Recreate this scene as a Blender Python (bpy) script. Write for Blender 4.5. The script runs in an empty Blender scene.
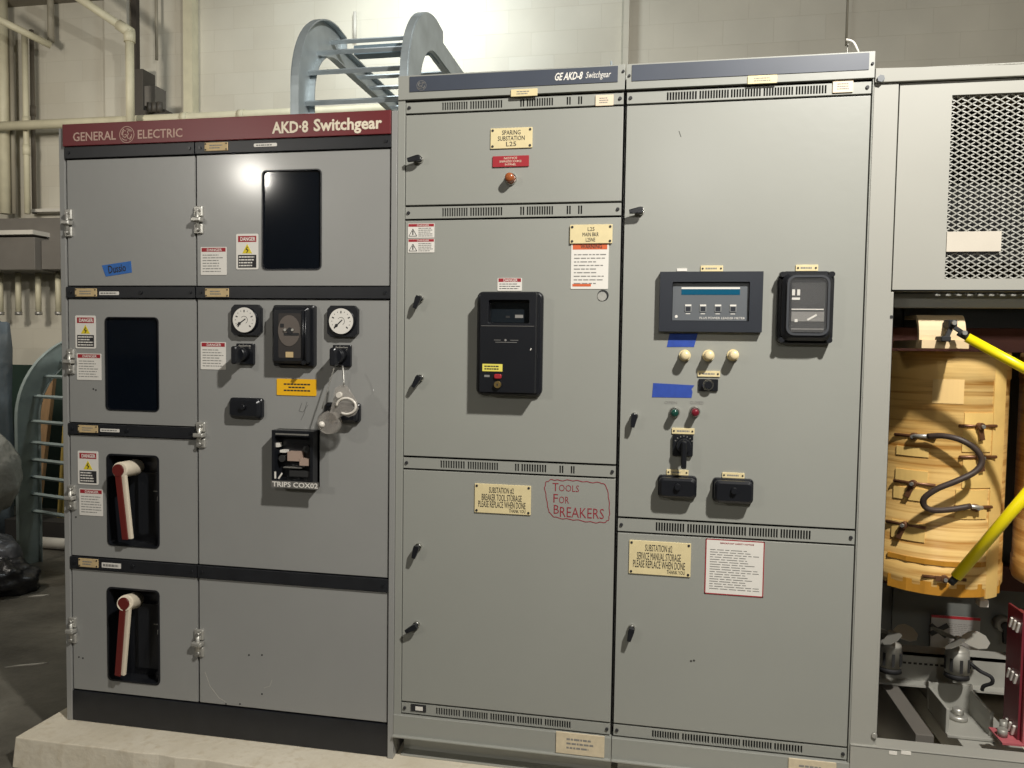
import bpy, bmesh, math, random
from mathutils import Vector, Matrix
random.seed(7)
COL = bpy.context.scene.collection
PI = math.pi

# ---------------------------------------------------------------- camera
YAW, PIT, ROL, F = math.radians(-10.5216), math.radians(-2.7954), math.radians(.83215), 760.0
CAM = Vector((0, -2.7, 1.69))
fw = Vector((math.sin(YAW)*math.cos(PIT), math.cos(YAW)*math.cos(PIT), math.sin(PIT)))
rt = Vector((math.cos(YAW), -math.sin(YAW), 0)); up = rt.cross(fw)
r2 = math.cos(ROL)*rt + math.sin(ROL)*up
u2 = -math.sin(ROL)*rt + math.cos(ROL)*up
cd = bpy.data.cameras.new('camera'); cam = bpy.data.objects.new('camera', cd); COL.objects.link(cam)
cd.sensor_width = 36; cd.lens = 36*F/1024; cd.clip_start = .05
m = Matrix((r2, u2, -fw)).transposed().to_4x4(); m.translation = CAM; cam.matrix_world = m
bpy.context.scene.camera = cam

def at(px, py, Y=0.0):
    d = fw + (px-512)/F*r2 + (384-py)/F*u2
    return CAM + d*((Y-CAM.y)/d.y)
def rect(x0, y0, x1, y1, Y=0.0):
    """measured picture rectangle -> upright rectangle (X0,X1,Z0,Z1) in the plane y=Y"""
    cx, cy = (x0+x1)/2, (y0+y1)/2
    a, b = at(x0, cy, Y), at(x1, cy, Y); c, d = at(cx, y1, Y), at(cx, y0, Y)
    return a.x, b.x, c.z, d.z

# ---------------------------------------------------------------- materials
MATS = {}
def mat(name, col, rough=.5, metal=0., noise=.06, nscale=6., bump=0., bscale=80., spec=.5, trans=0., emit=None, alpha=1, streak=None, coat=0):
    if name in MATS: return MATS[name]
    M = bpy.data.materials.new(name); M.use_nodes = True
    nt = M.node_tree; b = nt.nodes['Principled BSDF']
    b.inputs['Roughness'].default_value = rough; b.inputs['Metallic'].default_value = metal
    b.inputs['Specular IOR Level'].default_value = spec
    if coat: b.inputs['Coat Weight'].default_value = coat; b.inputs['Coat Roughness'].default_value = .13 if coat > .24 and 'purplish' in name else .24
    tc = nt.nodes.new('ShaderNodeTexCoord')
    nz = nt.nodes.new('ShaderNodeTexNoise'); nz.inputs['Scale'].default_value = nscale; nz.inputs['Detail'].default_value = 6
    mp = nt.nodes.new('ShaderNodeMapping')
    geo = nt.nodes.new('ShaderNodeNewGeometry')
    nt.links.new(geo.outputs['Position'], mp.inputs['Vector'])
    if streak: mp.inputs['Scale'].default_value = streak
    nt.links.new(mp.outputs[0], nz.inputs['Vector'])
    mx = nt.nodes.new('ShaderNodeMix'); mx.data_type = 'RGBA'
    mx.inputs[6].default_value = (*[c*(1-noise*2) for c in col], 1)
    mx.inputs[7].default_value = (*[min(1, c*(1+noise*2)) for c in col], 1)
    nt.links.new(nz.outputs[0], mx.inputs[0]); nt.links.new(mx.outputs[2], b.inputs['Base Color'])
    if bump:
        n2 = nt.nodes.new('ShaderNodeTexNoise'); n2.inputs['Scale'].default_value = bscale; n2.inputs['Detail'].default_value = 4
        nt.links.new(geo.outputs['Position'], n2.inputs['Vector'])
        bp = nt.nodes.new('ShaderNodeBump'); bp.inputs['Strength'].default_value = bump; bp.inputs['Distance'].default_value = .01
        nt.links.new(n2.outputs[0], bp.inputs['Height']); nt.links.new(bp.outputs[0], b.inputs['Normal'])
    if trans: b.inputs['Transmission Weight'].default_value = trans
    if alpha < 1: b.inputs['Alpha'].default_value = alpha
    if emit:
        b.inputs['Emission Color'].default_value = (*emit[0], 1); b.inputs['Emission Strength'].default_value = emit[1]
    MATS[name] = M; return M
def srgb(r, g, b):
    f = lambda c: ((c/255+.055)/1.055)**2.4 if c > 10 else c/255/12.92
    return (f(r), f(g), f(b))
paintL = mat('purplish_gray_enamel', srgb(147, 147, 144), .34, noise=.035, nscale=3, bump=.03, bscale=25, coat=.32)
paintM = mat('gray_enamel', srgb(150, 151, 144), .4, noise=.03, nscale=2.5, bump=.03, bscale=25, coat=.25)
paintT = mat('warm_gray_enamel', srgb(158, 157, 149), .5, noise=.03, nscale=3)
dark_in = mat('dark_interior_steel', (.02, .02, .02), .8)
black_band = mat('black_trim_enamel', (.014, .015, .018), .38, noise=.2, nscale=14)
blue_band = mat('slate_trim_enamel', (.052, .062, .085), .42, noise=.1)
black_pl = mat('black_phenolic', (.010, .011, .014), .32, noise=.1)
black_matte = mat('black_matte', (.012, .012, .013), .7)
red_fascia = mat('maroon_enamel', srgb(106, 37, 41), .35, noise=.06, nscale=5)
cream = mat('cream_lettering', srgb(226, 214, 192), .6)
white = mat('white_vinyl', srgb(226, 222, 214), .45, noise=.02)
red = mat('label_red', srgb(158, 34, 44), .5)
orange = mat('label_orange', srgb(206, 96, 52), .5)
yellow = mat('label_yellow', srgb(222, 200, 40), .5)
amber_y = mat('label_amber', srgb(242, 184, 20), .5)
ink = mat('printed_ink', (.02, .02, .022), .6)
gray_ink = mat('gray_print', srgb(130, 128, 124), .6)
red_ink = mat('red_marker', srgb(138, 34, 48), .6)
brass = mat('cream_engraved_plastic', srgb(222, 206, 160), .4, noise=.05, nscale=40)
tag_tan = mat('tan_tag', srgb(196, 172, 128), .5, noise=.1, nscale=60)
chrome = mat('chrome', (.75, .74, .7), .22, 1)
steel = mat('dull_steel', (.42, .41, .38), .45, .8, noise=.15, nscale=30)
zinc = mat('zinc_cast', (.5, .49, .45), .42, .6, noise=.15, nscale=40)
glass_dark = mat('dark_window_glass', (.004, .006, .010), .06, spec=.6, noise=.1)
clear = mat('clear_plastic', (.9, .92, .92), .08, trans=.95, alpha=.35)
blue_tape = mat('blue_masking_tape', srgb(38, 70, 158), .75, noise=.12, nscale=50)
blue_tape2 = mat('light_blue_tape', srgb(52, 104, 176), .75, noise=.12, nscale=50)
teal = mat('teal_display', srgb(20, 84, 112), .15)
panel_gray = mat('meter_panel_gray', srgb(96, 100, 104), .4)
bezel = mat('bezel_slate', srgb(38, 42, 50), .4, noise=.08)
lens_c = mat('cream_lens', srgb(232, 214, 170), .25)
lens_g = mat('green_lens', (.008, .05, .035), .15)
lens_r = mat('red_lens', (.16, .01, .02), .15)
lens_a = mat('amber_lens', srgb(150, 84, 46), .2)
galv = mat('galvanised_steel', srgb(176, 186, 190), .42, .55, noise=.16, nscale=9)
galv_dull = mat('weathered_galvanised_steel', srgb(140, 152, 150), .55, .3, noise=.2, nscale=7)
pipe_cream = mat('cream_painted_pipe', srgb(196, 190, 164), .55, noise=.08, nscale=10)
pvc = mat('white_pipe', srgb(190, 186, 176), .5)
wood_old = mat('rough_plank', srgb(142, 112, 78), .8, noise=.2, nscale=9, streak=(4, 4, .6), bump=.2)
wrap = mat('plastic_wrap', srgb(152, 152, 146), .16, noise=.25, nscale=5, bump=.9, bscale=22, spec=.8)
wrap_blue = mat('blue_gray_wrap', srgb(92, 102, 110), .25, noise=.3, nscale=4, bump=.7, bscale=14, spec=.7)
tarp = mat('black_tarp', (.012, .012, .014), .3, bump=.8, bscale=18)
rod_y = mat('yellow_insulating_tube', srgb(246, 226, 18), .35, noise=.02)
cable_m = mat('dark_braided_cable', srgb(62, 50, 44), .5, noise=.2, nscale=60)
rusty = mat('red_brown_primer', srgb(92, 54, 46), .6, noise=.15)
red_br = mat('red_fibreglass', srgb(112, 38, 48), .4, noise=.08)
pink_br = mat('pink_fibreglass_edge', srgb(176, 92, 98), .45, noise=.06)
trough_m = mat('gray_duct_enamel', srgb(104, 100, 94), .5, noise=.08)
silver_lbl = mat('silver_placard', srgb(168, 164, 160), .3, .3, noise=.06)
paper = mat('tan_paper', srgb(224, 190, 128), .7, noise=.04)
fanm = mat('fan_gray', srgb(150, 148, 140), .45, .3, noise=.1)
conc_pad = None

def nodes(M):
    M.use_nodes = True; nt = M.node_tree
    return nt, nt.nodes['Principled BSDF']
def concrete(name, c1, c2, c3, rough=.6, sc=1.0, bump=.25):
    M = bpy.data.materials.new(name); nt, b = nodes(M)
    g = nt.nodes.new('ShaderNodeNewGeometry')
    n1 = nt.nodes.new('ShaderNodeTexNoise'); n1.inputs['Scale'].default_value = 1.6*sc; n1.inputs['Detail'].default_value = 8; n1.inputs['Roughness'].default_value = .65
    n2 = nt.nodes.new('ShaderNodeTexNoise'); n2.inputs['Scale'].default_value = 26*sc; n2.inputs['Detail'].default_value = 5
    r = nt.nodes.new('ShaderNodeValToRGB'); r.color_ramp.elements[0].position = .36; r.color_ramp.elements[1].position = .66
    r.color_ramp.elements[0].color = (*c1, 1); r.color_ramp.elements[1].color = (*c2, 1)
    mx = nt.nodes.new('ShaderNodeMix'); mx.data_type = 'RGBA'; mx.inputs[7].default_value = (*c3, 1)
    rr = nt.nodes.new('ShaderNodeValToRGB'); rr.color_ramp.elements[0].position = .52; rr.color_ramp.elements[1].position = .72
    nt.links.new(g.outputs['Position'], n1.inputs['Vector']); nt.links.new(g.outputs['Position'], n2.inputs['Vector'])
    nt.links.new(n1.outputs[0], r.inputs[0]); nt.links.new(n2.outputs[0], rr.inputs[0])
    nt.links.new(rr.outputs[0], mx.inputs[0]); nt.links.new(r.outputs[0], mx.inputs[6]); nt.links.new(mx.outputs[2], b.inputs['Base Color'])
    bp = nt.nodes.new('ShaderNodeBump'); bp.inputs['Strength'].default_value = bump; bp.inputs['Distance'].default_value = .01
    nt.links.new(n2.outputs[0], bp.inputs['Height']); nt.links.new(bp.outputs[0], b.inputs['Normal'])
    b.inputs['Roughness'].default_value = rough
    return M
conc_floor = concrete('stained_concrete_floor', srgb(70, 67, 60), srgb(116, 112, 102), srgb(92, 88, 80), .42, 1.0)
conc_pad = concrete('pale_concrete_pad', srgb(204, 194, 172), srgb(222, 214, 196), srgb(204, 193, 171), .8, 1.2, .3)
ceil_m = concrete('ceiling_concrete', srgb(110, 104, 92), srgb(126, 120, 106), srgb(116, 110, 98), .9)

def block_wall(name, green=True):
    M = bpy.data.materials.new(name); nt, b = nodes(M)
    g = nt.nodes.new('ShaderNodeNewGeometry'); sx = nt.nodes.new('ShaderNodeSeparateXYZ'); cx = nt.nodes.new('ShaderNodeCombineXYZ')
    ad = nt.nodes.new('ShaderNodeMath'); ad.operation = 'ADD'
    nt.links.new(g.outputs['Position'], sx.inputs[0]); nt.links.new(sx.outputs[0], ad.inputs[0]); nt.links.new(sx.outputs[1], ad.inputs[1])
    nt.links.new(ad.outputs[0], cx.inputs[0]); nt.links.new(sx.outputs[2], cx.inputs[1])
    br = nt.nodes.new('ShaderNodeTexBrick'); br.inputs['Scale'].default_value = 1
    br.inputs['Brick Width'].default_value = .4; br.inputs['Row Height'].default_value = .2; br.inputs['Mortar Size'].default_value = .004
    br.inputs['Mortar Smooth'].default_value = .6
    br.inputs['Color1'].default_value = (*srgb(196, 192, 178), 1); br.inputs['Color2'].default_value = (*srgb(193, 188, 173), 1)
    br.inputs['Mortar'].default_value = (*srgb(188, 183, 168), 1)
    nt.links.new(cx.outputs[0], br.inputs['Vector'])
    nz = nt.nodes.new('ShaderNodeTexNoise'); nz.inputs['Scale'].default_value = 1.2; nz.inputs['Detail'].default_value = 6
    nt.links.new(g.outputs['Position'], nz.inputs['Vector'])
    mr = nt.nodes.new('ShaderNodeMapRange'); mr.inputs[1].default_value = .3; mr.inputs[2].default_value = .7; mr.inputs[3].default_value = .86; mr.inputs[4].default_value = 1.06
    nt.links.new(nz.outputs[0], mr.inputs[0])
    ml = nt.nodes.new('ShaderNodeMix'); ml.data_type = 'RGBA'; ml.blend_type = 'MULTIPLY'; ml.inputs[0].default_value = 1
    nt.links.new(br.outputs['Color'], ml.inputs[6]); nt.links.new(mr.outputs[0], ml.inputs[7])
    last = ml.outputs[2]
    if green:
        cmp_ = nt.nodes.new('ShaderNodeMath'); cmp_.operation = 'LESS_THAN'; cmp_.inputs[1].default_value = 1.44
        nt.links.new(sx.outputs[2], cmp_.inputs[0])
        mg = nt.nodes.new('ShaderNodeMix'); mg.data_type = 'RGBA'; mg.inputs[7].default_value = (*srgb(38, 56, 48), 1)
        nt.links.new(cmp_.outputs[0], mg.inputs[0]); nt.links.new(last, mg.inputs[6]); last = mg.outputs[2]
    nt.links.new(last, b.inputs['Base Color'])
    bp = nt.nodes.new('ShaderNodeBump'); bp.inputs['Strength'].default_value = .2; bp.inputs['Distance'].default_value = .004; bp.invert = True
    nt.links.new(br.outputs['Fac'], bp.inputs['Height']); nt.links.new(bp.outputs[0], b.inputs['Normal'])
    b.inputs['Roughness'].default_value = .55
    return M
wall_m = block_wall('painted_block')

def coil_material():
    M = bpy.data.materials.new('varnished_coil_wrap'); nt, b = nodes(M)
    g = nt.nodes.new('ShaderNodeNewGeometry'); mp = nt.nodes.new('ShaderNodeMapping'); mp.inputs['Scale'].default_value = (1.2, 1.2, 34)
    nt.links.new(g.outputs['Position'], mp.inputs['Vector'])
    n = nt.nodes.new('ShaderNodeTexNoise'); n.inputs['Scale'].default_value = 1.5; n.inputs['Detail'].default_value = 5
    nt.links.new(mp.outputs[0], n.inputs['Vector'])
    n2 = nt.nodes.new('ShaderNodeTexNoise'); n2.inputs['Scale'].default_value = 3; n2.inputs['Detail'].default_value = 4
    nt.links.new(g.outputs['Position'], n2.inputs['Vector'])
    r = nt.nodes.new('ShaderNodeValToRGB'); e = r.color_ramp.elements
    e[0].position = .30; e[0].color = (*srgb(178, 128, 62), 1); e[1].position = .52; e[1].color = (*srgb(232, 196, 128), 1)
    nt.links.new(n.outputs[0], r.inputs[0])
    r2_ = nt.nodes.new('ShaderNodeValToRGB'); e = r2_.color_ramp.elements
    e[0].position = .35; e[0].color = (.9, .8, .62, 1); e[1].position = .65; e[1].color = (1, 1, 1, 1)
    nt.links.new(n2.outputs[0], r2_.inputs[0])
    ml = nt.nodes.new('ShaderNodeMix'); ml.data_type = 'RGBA'; ml.blend_type = 'MULTIPLY'; ml.inputs[0].default_value = 1
    nt.links.new(r.outputs[0], ml.inputs[6]); nt.links.new(r2_.outputs[0], ml.inputs[7]); nt.links.new(ml.outputs[2], b.inputs['Base Color'])
    bp = nt.nodes.new('ShaderNodeBump'); bp.inputs['Strength'].default_value = .4; bp.inputs['Distance'].default_value = .006
    nt.links.new(n.outputs[0], bp.inputs['Height']); nt.links.new(bp.outputs[0], b.inputs['Normal'])
    b.inputs['Roughness'].default_value = .34
    return M
coil_m = coil_material()
coil_pale = mat('pale_coil_wrap', srgb(226, 190, 116), .4, noise=.1, nscale=14)

# ---------------------------------------------------------------- objects
WP = {}    # world position of every object's origin
def finish(o, label, cat, group, kind):
    if label: o['label'] = label
    if cat: o['category'] = cat
    if group: o['group'] = group
    if kind: o['kind'] = kind
def thing(name, label, cat, loc=(0, 0, 0), group=None, kind=None):
    o = bpy.data.objects.new(name, None); COL.objects.link(o); o.location = loc; o.empty_display_size = .05
    WP[o.name] = Vector(loc); finish(o, label, cat, group, kind); return o

class MB:
    def __init__(s, M=None): s.bm = bmesh.new(); s.mats = [M] if M else []; s.mi = 0; s.M = Matrix.Identity(4)
    def use(s, M):
        if M not in s.mats: s.mats.append(M)
        s.mi = s.mats.index(M); return s
    def vt(s, p): return s.bm.verts.new(s.M @ Vector(p))
    def face(s, vs, smooth=False):
        try: f = s.bm.faces.new(vs)
        except ValueError: return None
        f.material_index = s.mi; f.smooth = smooth; return f
    def box(s, x0, x1, y0, y1, z0, z1):
        v = [s.vt((x, y, z)) for x in (x0, x1) for y in (y0, y1) for z in (z0, z1)]
        for q in ((0, 1, 3, 2), (4, 6, 7, 5), (0, 4, 5, 1), (2, 3, 7, 6), (0, 2, 6, 4), (1, 5, 7, 3)): s.face([v[i] for i in q])
        return s
    def prism(s, pts, a, b, axis='y', smooth=False):
        """pts in the plane across axis; y: (x,z), x: (y,z), z: (x,y)"""
        def P(p, t): return {'y': (p[0], t, p[1]), 'x': (t, p[0], p[1]), 'z': (p[0], p[1], t)}[axis]
        A = [s.vt(P(p, a)) for p in pts]; B = [s.vt(P(p, b)) for p in pts]; n = len(pts)
        s.face(A); s.face(B[::-1])
        for i in range(n): s.face([A[i], B[i], B[(i+1) % n], A[(i+1) % n]], smooth)
        return s
    def rbox(s, x0, x1, y0, y1, z0, z1, r=.01, ch=0.0):
        """rounded rectangle in the xz plane from y1 (back) to y0 (front); ch insets the front edge"""
        def loop(k): return rrect(x0+k, x1-k, z0+k, z1-k, max(r-k*.5, .0005))
        rings = [(loop(0), y1), (loop(0), y0+ch), (loop(ch), y0)] if ch else [(loop(0), y1), (loop(0), y0)]
        V = [[s.vt((p[0], y, p[1])) for p in L] for L, y in rings]; n = len(V[0])
        for a, b in zip(V, V[1:]):
            for i in range(n): s.face([a[i], b[i], b[(i+1) % n], a[(i+1) % n]])
        s.face(V[0]); s.face(V[-1][::-1]); return s
    def cyl(s, p0, p1, r0, r1=None, n=20, caps=True, smooth=True):
        r1 = r0 if r1 is None else r1
        p0, p1 = Vector(p0), Vector(p1); d = (p1-p0).normalized()
        a = d.orthogonal().normalized(); b = d.cross(a)
        A = [s.vt(p0+(a*math.cos(t)+b*math.sin(t))*r0) for t in [2*PI*i/n for i in range(n)]]
        B = [s.vt(p1+(a*math.cos(t)+b*math.sin(t))*r1) for t in [2*PI*i/n for i in range(n)]]
        for i in range(n): s.face([A[i], A[(i+1) % n], B[(i+1) % n], B[i]], smooth)
        if caps: s.face(A[::-1]); s.face(B)
        return s
    def dome(s, c, r, d=(0, -1, 0), h=None, n=18, m_=6):
        """half ball bulging along d"""
        c = Vector(c); d = Vector(d).normalized(); a = d.orthogonal().normalized(); b = d.cross(a); h = h or r
        prev = None
        for k in range(m_):
            f = k/m_*PI/2
            ring = [s.vt(c+d*h*math.sin(f)+(a*math.cos(t)+b*math.sin(t))*r*math.cos(f)) for t in [2*PI*i/n for i in range(n)]]
            if prev:
                for i in range(n): s.face([prev[i], prev[(i+1) % n], ring[(i+1) % n], ring[i]], True)
            prev = ring
        top = s.vt(c+d*h)
        for i in range(n): s.face([prev[i], prev[(i+1) % n], top], True)
        return s
    def tube(s, pts, r, n=12, sub=6, caps=True):
        P = [Vector(p) for p in pts]
        if sub > 1 and len(P) > 2:
            Q = []
            E_ = [P[0]*2-P[1]]+P+[P[-1]*2-P[-2]]
            for i in range(1, len(E_)-2):
                for k in range(sub):
                    t = k/sub; a, b, c, d = E_[i-1:i+3]
                    Q.append(.5*((2*b)+(c-a)*t+(2*a-5*b+4*c-d)*t*t+(-a+3*b-3*c+d)*t**3))
            Q.append(P[-1]); P = Q
        prev = None; na = None
        for i, p in enumerate(P):
            d = (P[min(i+1, len(P)-1)]-P[max(i-1, 0)]).normalized()
            na = (na - d*na.dot(d)).normalized() if na else d.orthogonal().normalized()
            nb = d.cross(na)
            ring = [s.vt(p+(na*math.cos(t)+nb*math.sin(t))*r) for t in [2*PI*k/n for k in range(n)]]
            if prev:
                for k in range(n): s.face([prev[k], prev[(k+1) % n], ring[(k+1) % n], ring[k]], True)
            elif caps: s.face(ring[::-1])
            prev = ring
        if caps: s.face(prev)
        return s
    def bar(s, p0, p1, w, t, upv=(0, -1, 0)):
        """flat bar from p0 to p1, width w across, thickness t along upv"""
        p0, p1 = Vector(p0), Vector(p1); d = (p1-p0).normalized(); u = Vector(upv); u = (u-d*u.dot(d)).normalized(); w_ = d.cross(u)
        v = [s.vt(p+w_*a*w/2+u*b*t/2) for p in (p0, p1) for a in (-1, 1) for b in (-1, 1)]
        for q in ((0, 1, 3, 2), (4, 6, 7, 5), (0, 4, 5, 1), (2, 3, 7, 6), (0, 2, 6, 4), (1, 5, 7, 3)): s.face([v[i] for i in q])
        return s
    def holed(s, x0, x1, z0, z1, hole, y0, y1):
        """flat plate with a rounded hole (hx0,hx1,hz0,hz1,r)"""
        H = rrect(*hole); cx, cz = (hole[0]+hole[1])/2, (hole[2]+hole[3])/2
        N = len(H); out = []
        for (x, z) in H:
            # project to outer rectangle sector-wise
            ux = x-cx; uz = z-cz; hw = (hole[1]-hole[0])/2; hh = (hole[3]-hole[2])/2
            k = max(abs(ux)/hw, abs(uz)/hh); nx, nz_ = ux/hw/k, uz/hh/k
            if abs(abs(nx)-abs(nz_)) < .35: nx = math.copysign(1, nx); nz_ = math.copysign(1, nz_)
            X = cx+(nx*(x1-cx) if nx > 0 else nx*(cx-x0)); Z = cz+(nz_*(z1-cz) if nz_ > 0 else nz_*(cz-z0))
            out.append((X, Z))
        rows = []
        for y in (y0, y1): rows.append(([s.vt((p[0], y, p[1])) for p in H], [s.vt((p[0], y, p[1])) for p in out]))
        (h0, o0), (h1, o1) = rows
        for i in range(N):
            j = (i+1) % N
            s.face([o0[i], o0[j], h0[j], h0[i]]); s.face([o1[j], o1[i], h1[i], h1[j]])
            s.face([h0[i], h0[j], h1[j], h1[i]]); s.face([o0[j], o0[i], o1[i], o1[j]])
        return s
    def build(s, name, M=None, parent=None, label=None, cat=None, group=None, kind=None, bevel=0.0, origin=None):
        bm = s.bm
        if M and not s.mats: s.mats = [M]
        bmesh.ops.remove_doubles(bm, verts=bm.verts, dist=1e-6)
        bad = [f for f in bm.faces if f.calc_area() < 1e-12]
        if bad: bmesh.ops.delete(bm, geom=bad, context='FACES')
        if bevel > 0 and len(bm.verts) < 4000:
            es = [e for e in bm.edges if len(e.link_faces) == 2 and e.calc_face_angle(0) > .6]
            try: bmesh.ops.bevel(bm, geom=es, offset=bevel, offset_type='OFFSET', segments=2, profile=.6, affect='EDGES', clamp_overlap=True)
            except Exception: pass
        bmesh.ops.recalc_face_normals(bm, faces=bm.faces)
        me = bpy.data.meshes.new(name)
        xs = [v.co for v in bm.verts]
        lo = Vector([min(c[i] for c in xs) for i in range(3)]); hi = Vector([max(c[i] for c in xs) for i in range(3)])
        o0 = Vector(origin) if origin is not None else ((lo+hi)/2 if parent else Vector(((lo.x+hi.x)/2, (lo.y+hi.y)/2, lo.z)))
        for v in bm.verts: v.co -= o0
        bm.to_mesh(me); bm.free()
        for q in s.mats: me.materials.append(q)
        o = bpy.data.objects.new(name, me); COL.objects.link(o)
        if parent: o.parent = parent; o.location = o0-WP[parent.name]
        else: o.location = o0
        WP[o.name] = o0; finish(o, label, cat, group, kind)
        return o

def rrect(x0, x1, z0, z1, r, n=5):
    P = []
    for cx, cz, a in ((x1-r, z1-r, 0), (x0+r, z1-r, 90), (x0+r, z0+r, 180), (x1-r, z0+r, 270)):
        for k in range(n): t = math.radians(a+90*k/(n-1)); P.append((cx+r*math.cos(t), cz+r*math.sin(t)))
    return P

def copy_tree(o, dx, dz, dy=0, parent=None, label=None):
    c = o.copy(); COL.objects.link(c)
    if parent is None:
        c.location = o.location+Vector((dx, dy, dz))
        WP[c.name] = WP[o.name]+Vector((dx, dy, dz))
    else: c.parent = parent
    if label: c['label'] = label
    for ch in [x for x in COL.objects if x.parent == o]: copy_tree(ch, 0, 0, parent=c)
    return c

TXT = {}
def text_mesh(lines, bold=.0):
    """lines: (string, x0, x1, z0, z1, shear) in plane coordinates -> list of verts/faces"""
    V, Fc = [], []
    for (st, x0, x1, z0, z1, sh) in lines:
        cu = bpy.data.curves.new('t', 'FONT'); cu.body = st; cu.size = 1; cu.offset = bold; cu.shear = sh; cu.resolution_u = 2
        ob = bpy.data.objects.new('t', cu); COL.objects.link(ob)
        dg = bpy.context.evaluated_depsgraph_get(); me = bpy.data.meshes.new_from_object(ob.evaluated_get(dg))
        vs = [v.co.copy() for v in me.vertices]; fs = [tuple(p.vertices) for p in me.polygons]
        bpy.data.objects.remove(ob); bpy.data.curves.remove(cu); bpy.data.meshes.remove(me)
        if not vs: continue
        a0, a1 = min(v.x for v in vs), max(v.x for v in vs); b0, b1 = min(v.y for v in vs), max(v.y for v in vs)
        n = len(V)
        V += [(x0+(v.x-a0)/(a1-a0)*(x1-x0), z0+(v.y-b0)/(b1-b0)*(z1-z0)) for v in vs]
        Fc += [tuple(i+n for i in f) for f in fs]
    return V, Fc
def text(lines, M, parent, y, name='lettering', bold=.0, rot=0, pivot=None, th=.0006, extra=None, label=None):
    V, Fc = text_mesh(lines, bold)
    if rot:
        c, s_ = math.cos(rot), math.sin(rot); px, pz = pivot
        V = [(px+(x-px)*c-(z-pz)*s_, pz+(x-px)*s_+(z-pz)*c) for x, z in V]
    b = MB(M); 
    vs = [b.vt((x, y, z)) for x, z in V]
    for f in Fc: b.face([vs[i] for i in f])
    geom = list(b.bm.faces)
    r = bmesh.ops.extrude_face_region(b.bm, geom=geom)
    for v in r['geom']:
        if isinstance(v, bmesh.types.BMVert): v.co.y += th
    if extra: extra(b)
    return b.build(name, parent=parent, label=label)

def stroke(b, pts, y, w=.004, th=.0008):
    for p, q in zip(pts, pts[1:]):
        b.bar((p[0], y, p[1]), (q[0], y, q[1]), w, th)

def scribble(b, x0, x1, z0, z1, rows, y, M, fill=.6, seed=1, words=True):
    """rows of unreadable small print as short dashes"""
    rnd = random.Random(seed); b.use(M); h = (z1-z0)/rows
    for i in range(rows):
        z = z1-(i+.5)*h; x = x0; end = x1-(x1-x0)*rnd.uniform(0, .3)
        while x < end:
            w = min(rnd.uniform(.06, .22)*(x1-x0), end-x)
            b.box(x, x+w, y-.0004, y, z-h*fill/2, z+h*fill/2); x += w+(x1-x0)*.03

def nameplate(px, lines, parent, Y=-.001, screws=True, M=brass, name='nameplate', seed=0, label=None, inkM=ink, tilt=0):
    X0, X1, Z0, Z1 = px if tilt == 'w' else rect(*px, Y)
    b = MB(M); b.rbox(X0, X1, Y-.004, Y, Z0, Z1, .002, .0008)
    w, h = X1-X0, Z1-Z0
    if screws:
        b.use(steel if screws == 'steel' else ink)
        r = min(.0045, h*.09)
        if h/w > .3: cs = [(X0+r*1.8, Z0+r*1.8), (X1-r*1.8, Z0+r*1.8), (X0+r*1.8, Z1-r*1.8), (X1-r*1.8, Z1-r*1.8)]
        else: cs = [(X0+h*.35, (Z0+Z1)/2), (X1-h*.35, (Z0+Z1)/2)]; r = h*.16
        for c in cs: b.cyl((c[0], Y-.004, c[1]), (c[0], Y-.0055, c[1]), r, n=10)
    if isinstance(lines, int):
        scribble(b, X0+w*.22, X1-w*.2, Z0+h*.2, Z1-h*.2, lines, Y-.004, gray_ink, .45, seed)
    o = b.build(name, parent=parent, label=label)
    if not isinstance(lines, int):
        L = [(t, X0+w*a, X0+w*c, Z0+h*d, Z0+h*e, 0) for (t, a, c, d, e) in lines]
        text(L, inkM, o, Y-.0048)
    return o

def hazard_label(px, parent, Y=-.001, label=None, seed=1):
    """white label, red heading, yellow triangle, black text block"""
    X0, X1, Z0, Z1 = rect(*px, Y); w, h = X1-X0, Z1-Z0
    b = MB(white); b.rbox(X0, X1, Y-.0012, Y, Z0, Z1, .006)
    y = Y-.0012
    b.use(red).box(X0+w*.09, X1-w*.09, y-.0004, y, Z1-h*.23, Z1-h*.06)
    b.use(ink).box(X0+w*.09, X1-w*.09, y-.0004, y, Z0+h*.05, Z0+h*.41)
    cx = (X0+X1)/2; b.use(yellow).prism([(cx-w*.22, Z0+h*.45), (cx+w*.22, Z0+h*.45), (cx, Z0+h*.72)], y-.0005, y)
    b.use(ink); stroke(b, [(cx+w*.02, Z0+h*.64), (cx-w*.05, Z0+h*.56), (cx+w*.05, Z0+h*.55), (cx-w*.02, Z0+h*.47)], y-.0008, w*.035)
    scribble(b, X0+w*.13, X1-w*.13, Z0+h*.07, Z0+h*.39, 4, y-.0005, white, .45, seed)
    o = b.build('danger_label', parent=parent, label=label)
    text([('DANGER', X0+w*.2, X1-w*.13, Z1-h*.2, Z1-h*.09, 0)], white, o, y-.001, bold=.02)
    return o
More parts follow.
